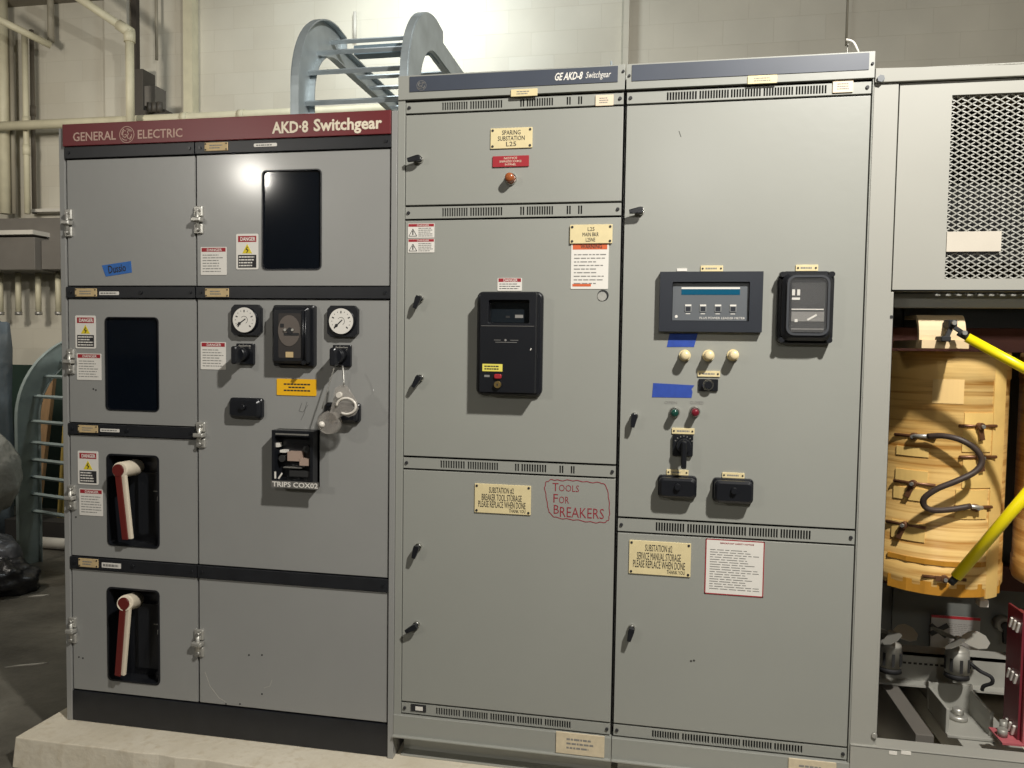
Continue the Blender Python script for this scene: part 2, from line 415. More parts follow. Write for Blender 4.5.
def notice_label(px, parent, Y=-.001, rows=8, head='DANGER', headM=None, label=None, seed=2, name='notice_label', headh=.14, edge=None, inkM=None):
    X0, X1, Z0, Z1 = rect(*px, Y); w, h = X1-X0, Z1-Z0
    b = MB(white); b.rbox(X0, X1, Y-.001, Y, Z0, Z1, .003); y = Y-.001
    if edge:
        b.use(edge); t = w*.018
        b.box(X0, X1, y-.0003, y, Z1-t, Z1); b.box(X0, X1, y-.0003, y, Z0, Z0+t); b.box(X0, X0+t, y-.0003, y, Z0, Z1); b.box(X1-t, X1, y-.0003, y, Z0, Z1)
    if headM: b.use(headM).box(X0+w*.04, X1-w*.04, y-.0003, y, Z1-h*(headh+.03), Z1-h*.03)
    scribble(b, X0+w*.08, X1-w*.06, Z0+h*.08, Z1-h*(headh+.1), rows, y, inkM or gray_ink, .3, seed)
    o = b.build(name, parent=parent, label=label)
    if head: text([(head, X0+w*.25, X1-w*.18, Z1-h*(headh+.01), Z1-h*.055, 0)], ink if headM == orange else white if headM else red, o, y-.0008, bold=.01)
    return o

def hasp(px, parent):
    X0, X1, Z0, Z1 = rect(*px); w, h = X1-X0, Z1-Z0; cx = (X0+X1)/2
    b = MB(zinc)
    b.rbox(X0, X1, -.010, .0, Z0+h*.62, Z1, .004, .003); b.rbox(X0, X1, -.010, 0, Z0, Z0+h*.36, .004, .003)
    b.rbox(X0-w*.05, X1+w*.05, -.030, -.004, Z0+h*.42, Z0+h*.58, .004, .004)
    b.cyl((cx, -.014, Z0+h*.1), (cx, -.014, Z0+h*.9), w*.2, n=12)
    b.use(steel)
    for z in (Z0+h*.15, Z1-h*.16): b.cyl((cx, -.010, z), (cx, -.022, z), w*.26, w*.2, n=10)
    return b.build('hinge', parent=parent, label='cast zinc lift-off hinge')

def lever(px, ang, parent, L=.038, M=black_pl):
    p = at(*px); b = MB(chrome)
    b.cyl((p.x, 0, p.z), (p.x, -.012, p.z), .0135, .0125, n=18)
    o = b.build('latch', parent=parent, label='round chrome quarter-turn door latch')
    a = math.radians(ang); d = Vector((math.cos(a), 0, math.sin(a)))
    c = Vector((p.x, -.012, p.z)); h = MB(M)
    h.cyl(c, c+Vector((0, -.022, 0)), .0105, .010, n=14)
    q = c+Vector((0, -.017, 0))
    n = Vector((-d.z, 0, d.x))
    vs = []
    for t, w_ in ((-.010, .009), (.0, .011), (L*.6, .0085), (L, .0065)):
        vs.append([q+d*t+n*w_+Vector((0, yy, 0)) for yy in (-.007, .006)]+[q+d*t-n*w_+Vector((0, yy, 0)) for yy in (.006, -.007)])
    V = [[h.vt(x) for x in r] for r in vs]
    for r0, r1 in zip(V, V[1:]):
        for k in range(4): h.face([r0[k], r0[(k+1) % 4], r1[(k+1) % 4], r1[k]])
    h.face(V[0][::-1]); h.face(V[-1])
    h.build('latch_handle', parent=o, label='black pointed latch handle', bevel=.0015)
    return o

def bolt(p, parent, r=.006, Y=0, M=steel, name='bolt'):
    b = MB(M); b.cyl((p.x, Y, p.z), (p.x, Y-.005, p.z), r, r*.85, n=8)
    return b.build(name, parent=parent)

def vent_strip(x0, x1, z0, z1, groups, parent, M, Y0=-.0, Y1=.012):
    """steel strip with real slots; groups = [(xa, xb)]"""
    b = MB(M); h = z1-z0; za, zb = z0+h*.15, z1-h*.15
    b.box(x0, x1, Y0, Y1, z0, za); b.box(x0, x1, Y0, Y1, zb, z1)
    cur = x0
    for a, c in groups:
        b.box(cur, a, Y0, Y1, za, zb); n = max(2, int((c-a)/.0088)); s_ = (c-a)/n
        for i in range(n): b.box(a+i*s_+s_*.6, a+(i+1)*s_, Y0, Y1, za, zb)
        cur = c
    b.box(cur, x1, Y0, Y1, za, zb)
    b.use(dark_in).box(x0+.004, x1-.004, Y1, Y1+.004, z0+.002, z1-.002)
    o = b.build('vent_strip', parent=parent)
    for x in (x0+.012, x1-.012): bolt(Vector((x, 0, (z0+z1)/2)), parent, .0065, Y0, ink)
    return o

Z = lambda v: v+1.69
L0, L1, L2, M0, M1, R1 = -2.332, -1.757, -.967, -.909, -.117, .686

# ================================================================ setting
FL = MB(conc_floor).box(-9.2, 5.2, -9.2, 4.1, -.15, 0).build('floor', kind='structure')
MB(wall_m).box(-9.2, 5.2, 3.9, 4.1, 0, 5.4).build('wall_back', kind='structure')
MB(wall_m).box(-9.2, -9, -9.2, 3.9, 0, 5.4).build('wall_left', kind='structure')
MB(wall_m).box(5, 5.2, -9.2, 3.9, 0, 5.4).build('wall_right', kind='structure')
MB(wall_m).box(-9, 5, -9.2, -9, 0, 5.4).build('wall_front', kind='structure')
MB(ceil_m).box(-9.2, 5.2, -9.2, 4.1, 5.4, 5.6).build('ceiling', kind='structure')
# housekeeping pad with an irregular chipped front edge
b = MB(conc_pad); pts = [(-2.44, .09), (-2.45, -.168)]
x = -2.45
while x < 2.9:
    x += random.uniform(.06, .16); pts.append((x, -.166+random.uniform(-.006, .006)))
pts += [(2.9, 1.9), (-2.44, 1.9)]
top = pts; V = [b.vt((p[0], p[1], .118)) for p in top]; W = [b.vt((p[0]+(-.006 if p[0] < -2.4 else 0), p[1]-(.012 if p[1] < -.1 else 0), 0)) for p in top]
b.face(V)
for i in range(len(V)): b.face([V[i], W[i], W[(i+1) % len(V)], V[(i+1) % len(V)]])
b.face(W[::-1]); b.build('concrete_pad', kind='structure', bevel=.004)
# pilasters on the back wall
p0, p1 = at(107, 60, 3.86), at(131, 60, 3.86)
MB(wall_m).box(p0.x, p1.x-.02, 3.83, 3.9, 0, 5.4).build('trim_1', kind='structure')
p0, p1 = at(187, 60, 3.86), at(196, 60, 3.86)
MB(pipe_cream).box(p0.x, p1.x, 3.80, 3.9, 0, 5.4).build('trim_2', kind='structure')
p0, p1 = at(623, 60, 3.86), at(628.5, 60, 3.86)
b = MB(wall_m); b.box(p0.x, p1.x, 3.83, 3.9, 0, 5.4); b.build('trim_3', kind='structure')
# dark strip whose colour stands in for the shaded wall gap, top left
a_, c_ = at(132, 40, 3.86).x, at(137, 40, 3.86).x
MB(mat('gap_shade', srgb(62, 56, 50), .8)).box(a_, c_, 3.85, 3.9, at(134, 76, 3.86).z, 5.4).build('trim_5', kind='structure')
b = MB(ceil_m); b.box(-8.9, at(134, 10, 3.5).x, 3.1, 3.9, 4.95, 5.4); b.build('trim_4', kind='structure')  # roof beam added to shade the upper wall beneath it

# ================================================================ left switchgear
zr0, zr1, zr2 = Z(.8568), Z(.7708), Z(.7247)
def zl(a, b_): return (at(*a).z+at(*b_).z)/2
b1t, b1b = Z(.216), zl((68.4, 298), (391, 298.6))
b2t, b2b = zl((70.5, 423.4), (196, 427)), zl((71, 434), (196, 438.6))
b3t, b3b = Z(-.8825), zl((72, 568), (388.6, 591))
pz, qz = Z(-1.442), .119
G = .0045
SG = thing('switchgear_cabinet', 'long gray switchgear cabinet with maroon banner and black horizontal bands, leftmost of the three cabinets', 'switchgear cabinet', ((L0+L2)/2, .7, qz))
b = MB(paintL)
b.box(L0-.026, L2+.026, .10, 1.45, qz, zr0-.004)                # body
b.box(L0-.026, L0-.002, -.004, .10, qz+.0, zr0-.012)         # side posts
b.box(L2+.006, L2+.028, -.010, .10, qz, zr0-.002)
b.box(L0-.002, L2+.006, -.0, .10, zr0-.012, zr0-.004)
b.build('frame', parent=SG, bevel=.0015)
MB(dark_in).box(L0+.001, L2+.004, .09, .098, qz+.01, zr0-.02).build('lining', parent=SG)  # dark sheet added so the door gaps read as deep shade
XA, XB = L0+.001, L2+.004
b = MB(red_fascia); b.box(L0+.001, XB, -.016, .05, zr1, zr0); FA = b.build('banner', parent=SG, label='maroon banner along the cabinet top', bevel=.002)
X0, X1, Z0, Z1 = rect(73, 131.6, 115.8, 140.6, -.017)
text([('GENERAL', X0, X1, Z0, Z1, 0)], mat('faded_lettering', srgb(190, 160, 146), .6), FA, -.0172, bold=.012)
X0, X1, Z0, Z1 = rect(137.7, 129, 182.4, 138, -.017)
text([('ELECTRIC', X0, X1, Z0, Z1, 0)], MATS['faded_lettering'], FA, -.0172, bold=.012)
X0, X1, Z0, Z1 = rect(272, 118.4, 382, 134.6, -.017)
h_ = Z1-Z0
text([('AKD·8', X0, X0+(X1-X0)*.335, Z0+h_*.18, Z0+h_*.93, 0), ('Switchgear', X0+(X1-X0)*.385, X1, Z0, Z1, 0)], cream, FA, -.0172, bold=.028,
     )
def monogram(c, r, parent, M, Y):
    b = MB(M); n = 40
    for (ra, rb) in ((r*.93, r),):
        for i in range(n):
            t0, t1 = 2*PI*i/n, 2*PI*(i+1)/n
            v = [b.vt((c.x+rr*math.cos(t), Y-yy, c.z+rr*math.sin(t))) for yy in (0, .0008) for rr, t in ((ra, t0), (rb, t0), (rb, t1), (ra, t1))]
            for q in ((0, 1, 2, 3), (4, 7, 6, 5), (0, 4, 5, 1), (2, 6, 7, 3), (1, 5, 6, 2), (0, 3, 7, 4)): b.face([v[k] for k in q])
    w = r*.09
    for k in range(4):       # the four inner curls of the roundel
        a0 = PI/2*k+.5
        pts = [(c.x+r*.78*math.cos(a0+t)*(1-.15*t), c.z+r*.78*math.sin(a0+t)*(1-.15*t)) for t in [0, .3, .6, .9, 1.1]]
        stroke(b, pts, Y-.0008, w)
    G_ = [(-.1, .42), (-.35, .5), (-.55, .2), (-.5, -.2), (-.2, -.35), (.0, -.1), (-.15, .05), (-.3, -.05)]
    E_ = [(.5, .35), (.25, .52), (.08, .3), (.25, .08), (.08, -.1), (.1, -.42), (.38, -.5), (.55, -.25)]
    for S in (G_, E_): stroke(b, [(c.x+r*p[0], c.z+r*p[1]) for p in S], Y-.0008, w)
    return b.build('monogram', parent=parent)
monogram(at(126.8, 134.6, -.017), at(134.2, 133, -.017).x-at(126.8, 133, -.017).x, FA, MATS['faded_lettering'], -.0166)
# trim bands
def band(x0, x1, z0, z1, tb=True):
    b = MB(black_band); b.box(x0, x1, -.008, .03, z0, z1); o = b.build('trim_band', parent=SG, bevel=.001)
    if tb:
        for x in (x0+.02, x1-.02):
            q = MB(black_pl); q.cyl((x, -.008, (z0+z1)/2), (x, -.012, (z0+z1)/2), .006, n=8); q.build('bolt', parent=o)
    return o
band(L0+.002, L1-.002, zr2, zr1-.001); band(L1+.002, XB, zr2, zr1-.001)
band(XA, L1-.002, b1b, b1t); band(L1+.002, XB, b1b, b1t)
band(XA, L1-.002, b2b, b2t)
band(XA, L1-.002, b3b, b3t); band(L1+.002, XB, b3b, b3t)
MB(black_band).box(XA, XB, -.002, .1, qz+.001, pz-.003).build('kick_plate', parent=SG, label='scuffed black kick plate', bevel=.0015)
# doors
def door(par, M, x0, x1, z0, z1, hole=None, Y0=0.0, th=.028, lip=True, label=None, name='door'):
    b = MB(M)
    if hole: b.holed(x0, x1, z0, z1, hole, Y0, Y0+th)
    else: b.box(x0, x1, Y0, Y0+th, z0, z1)
    return b.build(name, parent=par, bevel=.0018 if not hole else 0, label=label)
def hole(px, r=.018):
    a = rect(*px); return (a[0], a[1], a[2], a[3], r)
def window(par, hl, depth=.006):
    b = MB(glass_dark); b.box(hl[0]-.004, hl[1]+.004, .006, .012, hl[2]-.004, hl[3]+.004); w = b.build('window_pane', parent=par, label='black glass window')
    g = MB(black_pl); t = .004
    H = rrect(*hl); H2 = rrect(hl[0]+t, hl[1]-t, hl[2]+t, hl[3]-t, hl[4]-.003)
    for i in range(len(H)):
        j = (i+1) % len(H)
        v = [g.vt((p[0], y, p[1])) for y in (-.003, .008) for p in (H[i], H[j], H2[j], H2[i])]
        for q in ((0, 1, 2, 3), (4, 7, 6, 5), (0, 4, 5, 1), (2, 6, 7, 3)): g.face([v[k] for k in q])
    g.build('window_gasket', parent=par)
DL, DR = XA+G, L1-G
D1 = door(SG, paintL, DL, DR, b1t+G, zr2-G)
h2 = hole((105.6, 317, 159, 411)); D2 = door(SG, paintL, DL, DR, b2t+G, b1b-G, h2); window(D2, h2)
def breaker_bay(px, rear, front, tip):
    hl = hole(px, .02)
    D = door(SG, paintL, DL, DR, *( (b3t+G, b2b-G) if px[1] < 500 else (pz+G, b3b-G)), hl)
    R = MB(black_pl); a, c, z0, z1 = hl[:4]
    R.box(a-.01, c+.01, .080, .086, z0-.01, z1+.01)
    for q in ((a-.01, a-.001, z0-.01, z1+.01), (c+.001, c+.01, z0-.01, z1+.01)): R.box(q[0], q[1], .028, .08, q[2], q[3])
    R.box(a, c, .028, .08, z0-.01, z0-.001); R.box(a, c, .028, .08, z1+.001, z1+.01)
    R.box(a+.1, c-.012, .055, .08, z0+.04, z1-.08)        # raised face of the breaker
    R.use(white)
    for fx, fz in ((.86, .42), (.80, .48)): R.box(a+(c-a)*fx, a+(c-a)*(fx+.035), .052, .055, z0+(z1-z0)*fz, z0+(z1-z0)*(fz+.05))
    R.use(gray_ink).box(a+(c-a)*.72, a+(c-a)*.84, .053, .055, z0+(z1-z0)*.58, z0+(z1-z0)*.59)
    g = MB(black_pl); H = rrect(*hl); t = .007; H2 = rrect(hl[0]+t, hl[1]-t, hl[2]+t, hl[3]-t, hl[4]-.004)
    for i in range(len(H)):
        j = (i+1) % len(H); v = [g.vt((p[0], y, p[1])) for y in (-.003, .03) for p in (H[i], H[j], H2[j], H2[i])]
        for q in ((0, 1, 2, 3), (4, 7, 6, 5), (0, 4, 5, 1), (2, 6, 7, 3)): g.face([v[k] for k in q])
    g.build('opening_gasket', parent=SG)
    BR = R.build('breaker_face', parent=SG, label='recessed black circuit breaker face')
    # operating handle
    A = Vector(at(*rear, .07)); B = Vector(at(*front, -.055)); T = Vector(at(*tip, -.035))
    hb = MB(cream); hb.cyl(A, B, .033, .031, n=24)
    dn = (T-B).normalized()
    hb.bar(B+Vector((.007, .008, 0)), T+Vector((.007, .006, 0)), .030, .014)
    H = hb.build('operating_handle', parent=SG, label='cream breaker operating handle with red face', bevel=.003)
    rd = MB(mat('handle_red', srgb(104, 34, 30), .4)); q = B+Vector((-.001, -.004, 0))
    rd.cyl(q, q+Vector((0, -.006, 0)), .024, n=20); e = T+Vector((-.001, -.006, 0))
    rd.bar(q+Vector((-.002, -.003, 0)), e+Vector((-.002, 0, 0)), .024, .006); rd.build('red_facing', parent=H)
    return D
D3 = breaker_bay((107.3, 454.5, 159.5, 547), (137, 467), (119.5, 470), (127, 539))
D4 = breaker_bay((107.6, 588.5, 160, 682.8), (136, 600), (125, 603), (119.5, 675))
PL, PR = L1+G, XB-G
h5 = hole((262, 169.5, 321.8, 270)); D5 = door(SG, paintL, PL, PR, b1t+G, zr2-G, h5); window(D5, h5)
D6 = door(SG, paintL, PL, PR, b3t+G, b1b-G)
D7 = door(SG, paintL, PL, PR, pz+G, b3b-G, label='blank lower door with scratched paint')
hasp((66, 209.5, 73, 237), SG); hasp((195, 206.5, 203.5, 234), SG); hasp((68, 349, 75.5, 374), SG)
hasp((197, 422, 206, 447.5), SG); hasp((69, 485, 76.5, 509.5), SG); hasp((70, 617, 77, 642.5), SG); hasp((195.5, 629, 204.5, 656), SG)
# tags on the bands
for px, sd in (((205, 142.6, 228, 151), 1), ((205.5, 288.5, 229, 297), 2), ((75.5, 288.5, 97, 296.6), 3), ((78.5, 425.3, 98, 432.5), 4), ((79, 558.6, 98.5, 567), 5)):
    nameplate(px, 2, SG, Y=-.008, M=tag_tan, name='nameplate', seed=sd)
for px in ((99.5, 291.5, 119, 295), (100.5, 428.8, 119.5, 432), (102, 563, 121, 568)):
    X0, X1, Z0, Z1 = rect(*px, -.008); q = MB(white); q.rbox(X0, X1, -.0095, -.008, Z0, Z1, .002)
    scribble(q, X0+.006, X1-.006, Z0+.002, Z1-.002, 1, -.0095, gray_ink, .6, 3); q.build('tag', parent=SG)
X0, X1, Z0, Z1 = rect(254, 142.2, 277, 148.8, -.008)
q = MB(white); q.rbox(X0, X1, -.0095, -.008, Z0+.008, Z1-.004, .004); scribble(q, X0+.01, X1-.01, Z0+.009, Z1-.006, 1, -.0095, gray_ink, .5, 9); q.build('tag', parent=SG)
for p in ((141, 292.5), (127, 430.5), (133, 566)):
    c = at(*p, -.008); q = MB(black_pl); q.cyl((c.x, -.008, c.z), (c.x, -.013, c.z), .007, n=10); q.build('bolt', parent=SG)
hazard_label((75.5, 315.5, 96, 348.5), SG, seed=1); hazard_label((78, 451, 98.5, 484.5), SG, seed=2); hazard_label((236.3, 233.8, 258.5, 269.5), SG, seed=3)
for i, px in enumerate(((77, 353.5, 101.5, 380), (79.5, 489, 103, 515.6), (200.8, 247, 226.8, 275), (200.8, 342, 226, 369.5))):
    notice_label(px, SG, rows=7, headM=red, seed=20+i)
# yellow notice
X0, X1, Z0, Z1 = rect(277, 379, 316.5, 395.5, -.001); w, h_ = X1-X0, Z1-Z0
b = MB(amber_y); b.rbox(X0, X1, -.003, -.001, Z0, Z1, .003); b.use(ink)
for i, (u, v) in enumerate(((.18, .8), (.3, .7), (.18, .82))):
    zz = Z1-h_*(.32+.19*i); xx = X0+w*u
    while xx < X0+w*v: b.box(xx, xx+w*.07, -.0034, -.003, zz-h_*.045, zz+h_*.045); xx += w*.085
b.build('caution_label', parent=SG, label='amber caution label under the square relay')
# ammeters
def ammeter(px, dial, ang):
    X0, X1, Z0, Z1 = rect(*px, -.02); k = .014
    b = MB(black_pl); c = ((X0+X1)/2, (Z0+Z1)/2)
    oct_ = [(X0+k, Z0), (X1-k, Z0), (X1, Z0+k), (X1, Z1-k), (X1-k, Z1), (X0+k, Z1), (X0, Z1-k), (X0, Z0+k)]
    b.prism(oct_, -.020, .0); b.cyl((c[0], -.02, c[1]), (c[0], -.030, c[1]), .052, .049, n=40)
    A = b.build('ammeter', parent=SG, label='round-dial panel meter in a black square case', bevel=.0015)
    r = .0475; d = MB(white); d.cyl((c[0], -.030, c[1]), (c[0], -.0315, c[1]), r, n=40)
    d.use(ink)
    for i in range(13):
        a = math.radians(225-270*i/12); ux, uz = math.cos(a), math.sin(a)
        s0, s1 = (.62, .80) if i % 3 == 0 else (.72, .80)
        d.bar((c[0]+ux*r*s0, -.0318, c[1]+uz*r*s0), (c[0]+ux*r*s1, -.0318, c[1]+uz*r*s1), .004 if i % 3 == 0 else .0018, .0006)
    d.use(gray_ink)
    for i in range(10):
        a0, a1 = math.radians(-60+20*i), math.radians(-42+20*i)
        d.bar((c[0]+math.cos(a0)*r*.3, -.0318, c[1]+math.sin(a0)*r*.3), (c[0]+math.cos(a1)*r*.3, -.0318, c[1]+math.sin(a1)*r*.3), .002, .0006)
    d.build('dial', parent=A, label='white meter dial')
    n = MB(ink); a = math.radians(ang)
    n.bar((c[0]-math.cos(a)*r*.15, -.0325, c[1]-math.sin(a)*r*.15), (c[0]+math.cos(a)*r*.75, -.0325, c[1]+math.sin(a)*r*.75), .004, .0008)
    n.cyl((c[0]+math.cos(a)*r*.5, -.0318, c[1]+math.sin(a)*r*.5), (c[0]+math.cos(a)*r*.5, -.0330, c[1]+math.sin(a)*r*.5), .006, n=10)
    n.build('needle', parent=A)
ammeter((231, 304.5, 260.5, 335.5), None, 215); ammeter((327, 305.5, 357.5, 337), None, 222)
# induction disc relay
def relay(px, par, rnd=.02, dep=.07, label=None):
    X0, X1, Z0, Z1 = rect(*px, -dep*.5); w, h_ = X1-X0, Z1-Z0
    b = MB(black_pl); b.rbox(X0, X1, -dep*.45, 0, Z0, Z1, rnd, .004)
    b.rbox(X0+w*.06, X1-w*.06, -dep, -dep*.4, Z0+h_*.05, Z1-h_*.04, rnd, .010)
    o = b.build('protective_relay', parent=par, label=label)
    return o, X0, X1, Z0, Z1
R_, X0, X1, Z0, Z1 = relay((272.5, 305, 313.5, 366.5), SG, rnd=.009, dep=.058, label='black glass-fronted induction disc relay'); w, h_ = X1-X0, Z1-Z0; Y = -.058
g = MB(mat('relay_backing', srgb(52, 48, 46), .5)); g.rbox(X0+w*.24, X1-w*.22, Y-.001, Y+.004, Z0+h_*.14, Z1-h_*.14, .006); g.build('glass_front', parent=R_, label='dark glass front of relay')
g = MB(mat('relay_disc', srgb(104, 96, 90), .4, .2)); c = (X0+w*.50, Z0+h_*.58)
g.prism([(c[0]+.044*math.cos(t), c[1]+.058*math.sin(t)) for t in [math.radians(a) for a in range(-100, 261, 15)]], Y-.003, Y-.001)
g.use(ink); g.cyl((c[0]+.005, Y-.003, c[1]), (c[0]+.005, Y-.006, c[1]), .012, n=14)
g.box(c[0]-.02, c[0]+.04, Y-.004, Y-.003, c[1]-.018, c[1]-.008); g.box(c[0]-.035, c[0]-.02, Y-.004, Y-.003, c[1]+.012, c[1]+.026)
g.use(zinc); g.cyl((c[0]+.016, Y-.006, c[1]+.003), (c[0]+.016, Y-.009, c[1]+.003), .005, n=10); g.cyl((c[0]-.014, Y-.004, c[1]+.003), (c[0]-.014, Y-.009, c[1]+.003), .005, n=10)
g.build('disc', parent=R_, label='gray metal relay disc')
g = MB(tag_tan); g.box(X0+w*.42, X0+w*.60, Y-.003, Y-.0005, Z0+h_*.15, Z0+h_*.24); g.build('tag', parent=R_)
g = MB(black_pl)
for fx in (.83, .89): g.cyl((X0+w*fx, Y-.001, Z0+h_*.1), (X0+w*fx, Y-.001, Z1-h_*.1), .004, n=8)
g.cyl((X1-w*.14, Y-.0, Z0+h_*.07), (X1-w*.14, Y-.008, Z0+h_*.07), .008, n=12); g.build('cover_rail', parent=R_)
# rotary control switches
def rotary(px, par, dx=-.0):
    X0, X1, Z0, Z1 = rect(*px, -.01); w, h_ = X1-X0, Z1-Z0; c = ((X0+X1)/2-.006, (Z0+Z1)/2+.0)
    b = MB(black_pl); b.rbox(X0, X1, -.014, 0, Z0, Z1, .004, .002)
    o = b.build('rotary_switch', parent=par, label='black rotary control switch')
    k = MB(black_pl); k.cyl((c[0], -.014, c[1]), (c[0], -.055, c[1]), .028, .024, n=26)
    k.rbox(c[0]-.012, c[0]+.012, -.085, -.055, c[1]-.038, c[1]+.03, .010, .004); k.build('knob', parent=o)
    t = MB(steel)
    for i in range(5):
        a = math.radians(40+25*i); t.bar((c[0]+.032*math.cos(a), -.0145, c[1]+.034*math.sin(a)), (c[0]+.038*math.cos(a), -.0145, c[1]+.040*math.sin(a)), .002, .0006)
    t.box(X0+w*.15, X1-w*.15, -.0146, -.014, Z1-h_*.14, Z1-h_*.09); t.build('index_marks', parent=o)
    return o
rotary((236.5, 343.5, 254, 364.5), SG); rotary((333, 345, 351, 366.5), SG)
# test blocks
def test_block(px, par, knob=True, d=.045):
    X0, X1, Z0, Z1 = rect(*px, -d*.6); w, h_ = X1-X0, Z1-Z0
    b = MB(black_pl); b.rbox(X0, X1, -.018, 0, Z0, Z1, .012, .003); b.rbox(X0+.004, X1-.004, -d, -.016, Z0+.004, Z1-.004, .014, .008)
    o = b.build('test_block', parent=par, label='black rounded test block cover')
    k = MB(black_pl if knob else steel); cx, cz = (X0+X1)/2, (Z0+Z1)/2+h_*.08
    if knob: k.cyl((cx, -d, cz), (cx, -d-.012, cz), .012, .010, n=18); k.build('knob', parent=o)
    return o
test_block((229, 398, 261.5, 418.5), SG, d=.035); test_block((324, 403, 358.5, 422.5), SG)
# lower trip relay with clear cover
X0, X1, Z0, Z1 = rect(273, 430.5, 314, 488, -.05); w, h_ = X1-X0, Z1-Z0
b = MB(black_pl); b.holed(X0, X1, Z0, Z1, (X0+w*.07, X1-w*.07, Z0+h_*.12, Z1-h_*.1, .004), -.06, 0); b.box(X0, X1, -.02, -.0, Z0, Z1)
o = b.build('trip_relay', parent=SG, label='black open-faced trip relay with small tags', bevel=0)
y = -.022
for M_, nm, bb in ((steel, 'cover_edge', (X0+w*.1, X1-w*.1, -.062, -.060, Z1-h_*.075, Z1-h_*.05)), (steel, 'reset_rod', (X0+w*.25, X0+w*.7, -.05, y, Z0+h_*.345, Z0+h_*.36)), (dark_in, 'mechanism_block', (X0+w*.4, X1-w*.1, -.05, y, Z0+h_*.2, Z0+h_*.3))):
    g = MB(M_); g.box(*bb); g.build(nm, parent=o)
for fx, fz in ((.2, .5), (.8, .68)):
    g = MB(dark_in); g.cyl((X0+w*fx, y, Z0+h_*fz), (X0+w*fx, -.045, Z0+h_*fz), .013, n=14); g.build('solenoid', parent=o)
g = MB(mat('pinkish_tag', srgb(168, 146, 132), .5))
g.box(X0+w*.36, X0+w*.68, -.052, y, Z0+h_*.47, Z0+h_*.63); g.box(X0+w*.66, X0+w*.88, -.054, y, Z0+h_*.40, Z0+h_*.52); g.build('terminal_tag', parent=o)
g = MB(white); g.box(X0+w*.17, X0+w*.31, -.05, y, Z0+h_*.61, Z0+h_*.65); g.box(X0+w*.05+.002, X0+w*.13, -.05, y, Z0+h_*.7, Z0+h_*.77)
g.box(X0+w*.07, X0+w*.11, -.0615, -.0600, Z0+h_*.16, Z0+h_*.28); g.bar((X0+w*.17, -.061, Z0+h_*.16), (X0+w*.26, -.061, Z0+h_*.26), .006, .001); g.build('tag', parent=o)
tx = rect(271.5, 481.5, 318.5, 488.5, -.061)
b = MB(mat('gray_label_tape', srgb(104, 102, 98), .5)); b.box(tx[0], tx[1], -.0625, -.0602, tx[2], tx[3]); o2 = b.build('tape_label', parent=SG, label='strip of embossed label tape under the trip relay')
text([('TRIPS COX02', tx[0]+.004, tx[1]-.002, tx[2]+.004, tx[3]-.003, 0)], white, o2, -.0632, bold=.02)
# pencil scrawl and scratches on the big door / bottom door
b = MB(mat('pencil_scrawl', srgb(100, 100, 98), .6))
for pts in ([(302, 403), (299, 411), (303, 412), (308, 405)], [(307, 402), (304, 414), (301, 420)]): stroke(b, [(at(*p).x, at(*p).z) for p in pts], -.0004, .0016)
b.build('scrawl', parent=D6)
b = MB(dark_in)
for p in ((249, 655), (262, 655), (262, 694), (240, 704), (226, 704), (93.5, 389), (96, 390), (79, 657), (83, 658), (76, 517)):
    c = at(*p); b.cyl((c.x, -.001, c.z), (c.x, .001, c.z), .0035, n=8)
b.build('screw_hole', parent=SG, kind=None)
b = MB(mat('worn_paint', srgb(176, 172, 164), .6))
for pts in ([(205, 672), (210, 686), (219, 698), (226, 702)], [(264, 688), (270, 686), (272, 680)]): stroke(b, [(at(*p).x, at(*p).z) for p in pts], -.0004, .0016)
b.build('scratch', parent=D7)

# ================================================================ middle and right switchgear
topz = (at(618, 66).z+at(868, 51.9).z)/2
def cab(name, label, X0, X1, base):
    T = thing(name, label, 'switchgear cabinet', ((X0+X1)/2, .7, base)); return T
MC = cab('switchgear_cabinet', 'gray switchgear cabinet with handwritten TOOLS FOR BREAKERS on its bottom door, middle of the three', -.938, M1, .119)
RC = cab('switchgear_cabinet', 'gray switchgear cabinet with digital meter, indicator lamps and blue tape strips, rightmost of the three', M1, R1, .119)
zf0 = (at(411, 93.8).z+at(618, 83.7).z)/2; zf1 = (at(405, 101.7).z+at(624, 92.6).z)/2
v1 = (at(405, 115.4).z+at(622, 106).z)/2
rf0 = (at(632, 82.5).z+at(868, 69.7).z)/2; rf1 = (at(626, 92.4).z+at(874.8, 77.9).z)/2; rv1 = (at(626, 103.8).z+at(873.5, 93.4).z)/2
zf1 = rf1 = (zf1+rf1)/2; zf0 = rf0 = (zf0+rf0)/2; v1 = rv1 = (v1+rv1)/2
d2 = Z(.5105); v2 = (at(405, 220.3).z+at(621, 215.7).z)/2
d3 = (at(405, 457).z+at(617, 464.8).z)/2; v3 = (at(404.7, 469.4).z+at(615, 477.5).z)/2
d4 = (at(401.7, 700.7).z+at(612.5, 723.5).z)/2; v4 = (at(401, 712.5).z+at(611, 736).z)/2
e1 = Z(-.5993); ev = (at(616, 531).z+at(855, 546).z)/2
g1 = (at(613.7, 723.4).z+at(848.8, 749.4).z)/2; gv = (at(612, 735).z+at(847.5, 761.7).z)/2
d4 = g1 = (d4+g1)/2; v4 = gv = (v4+gv)/2
rb = (at(400.5, 733.5).z+at(624, 761.6).z)/2
g2 = .0036
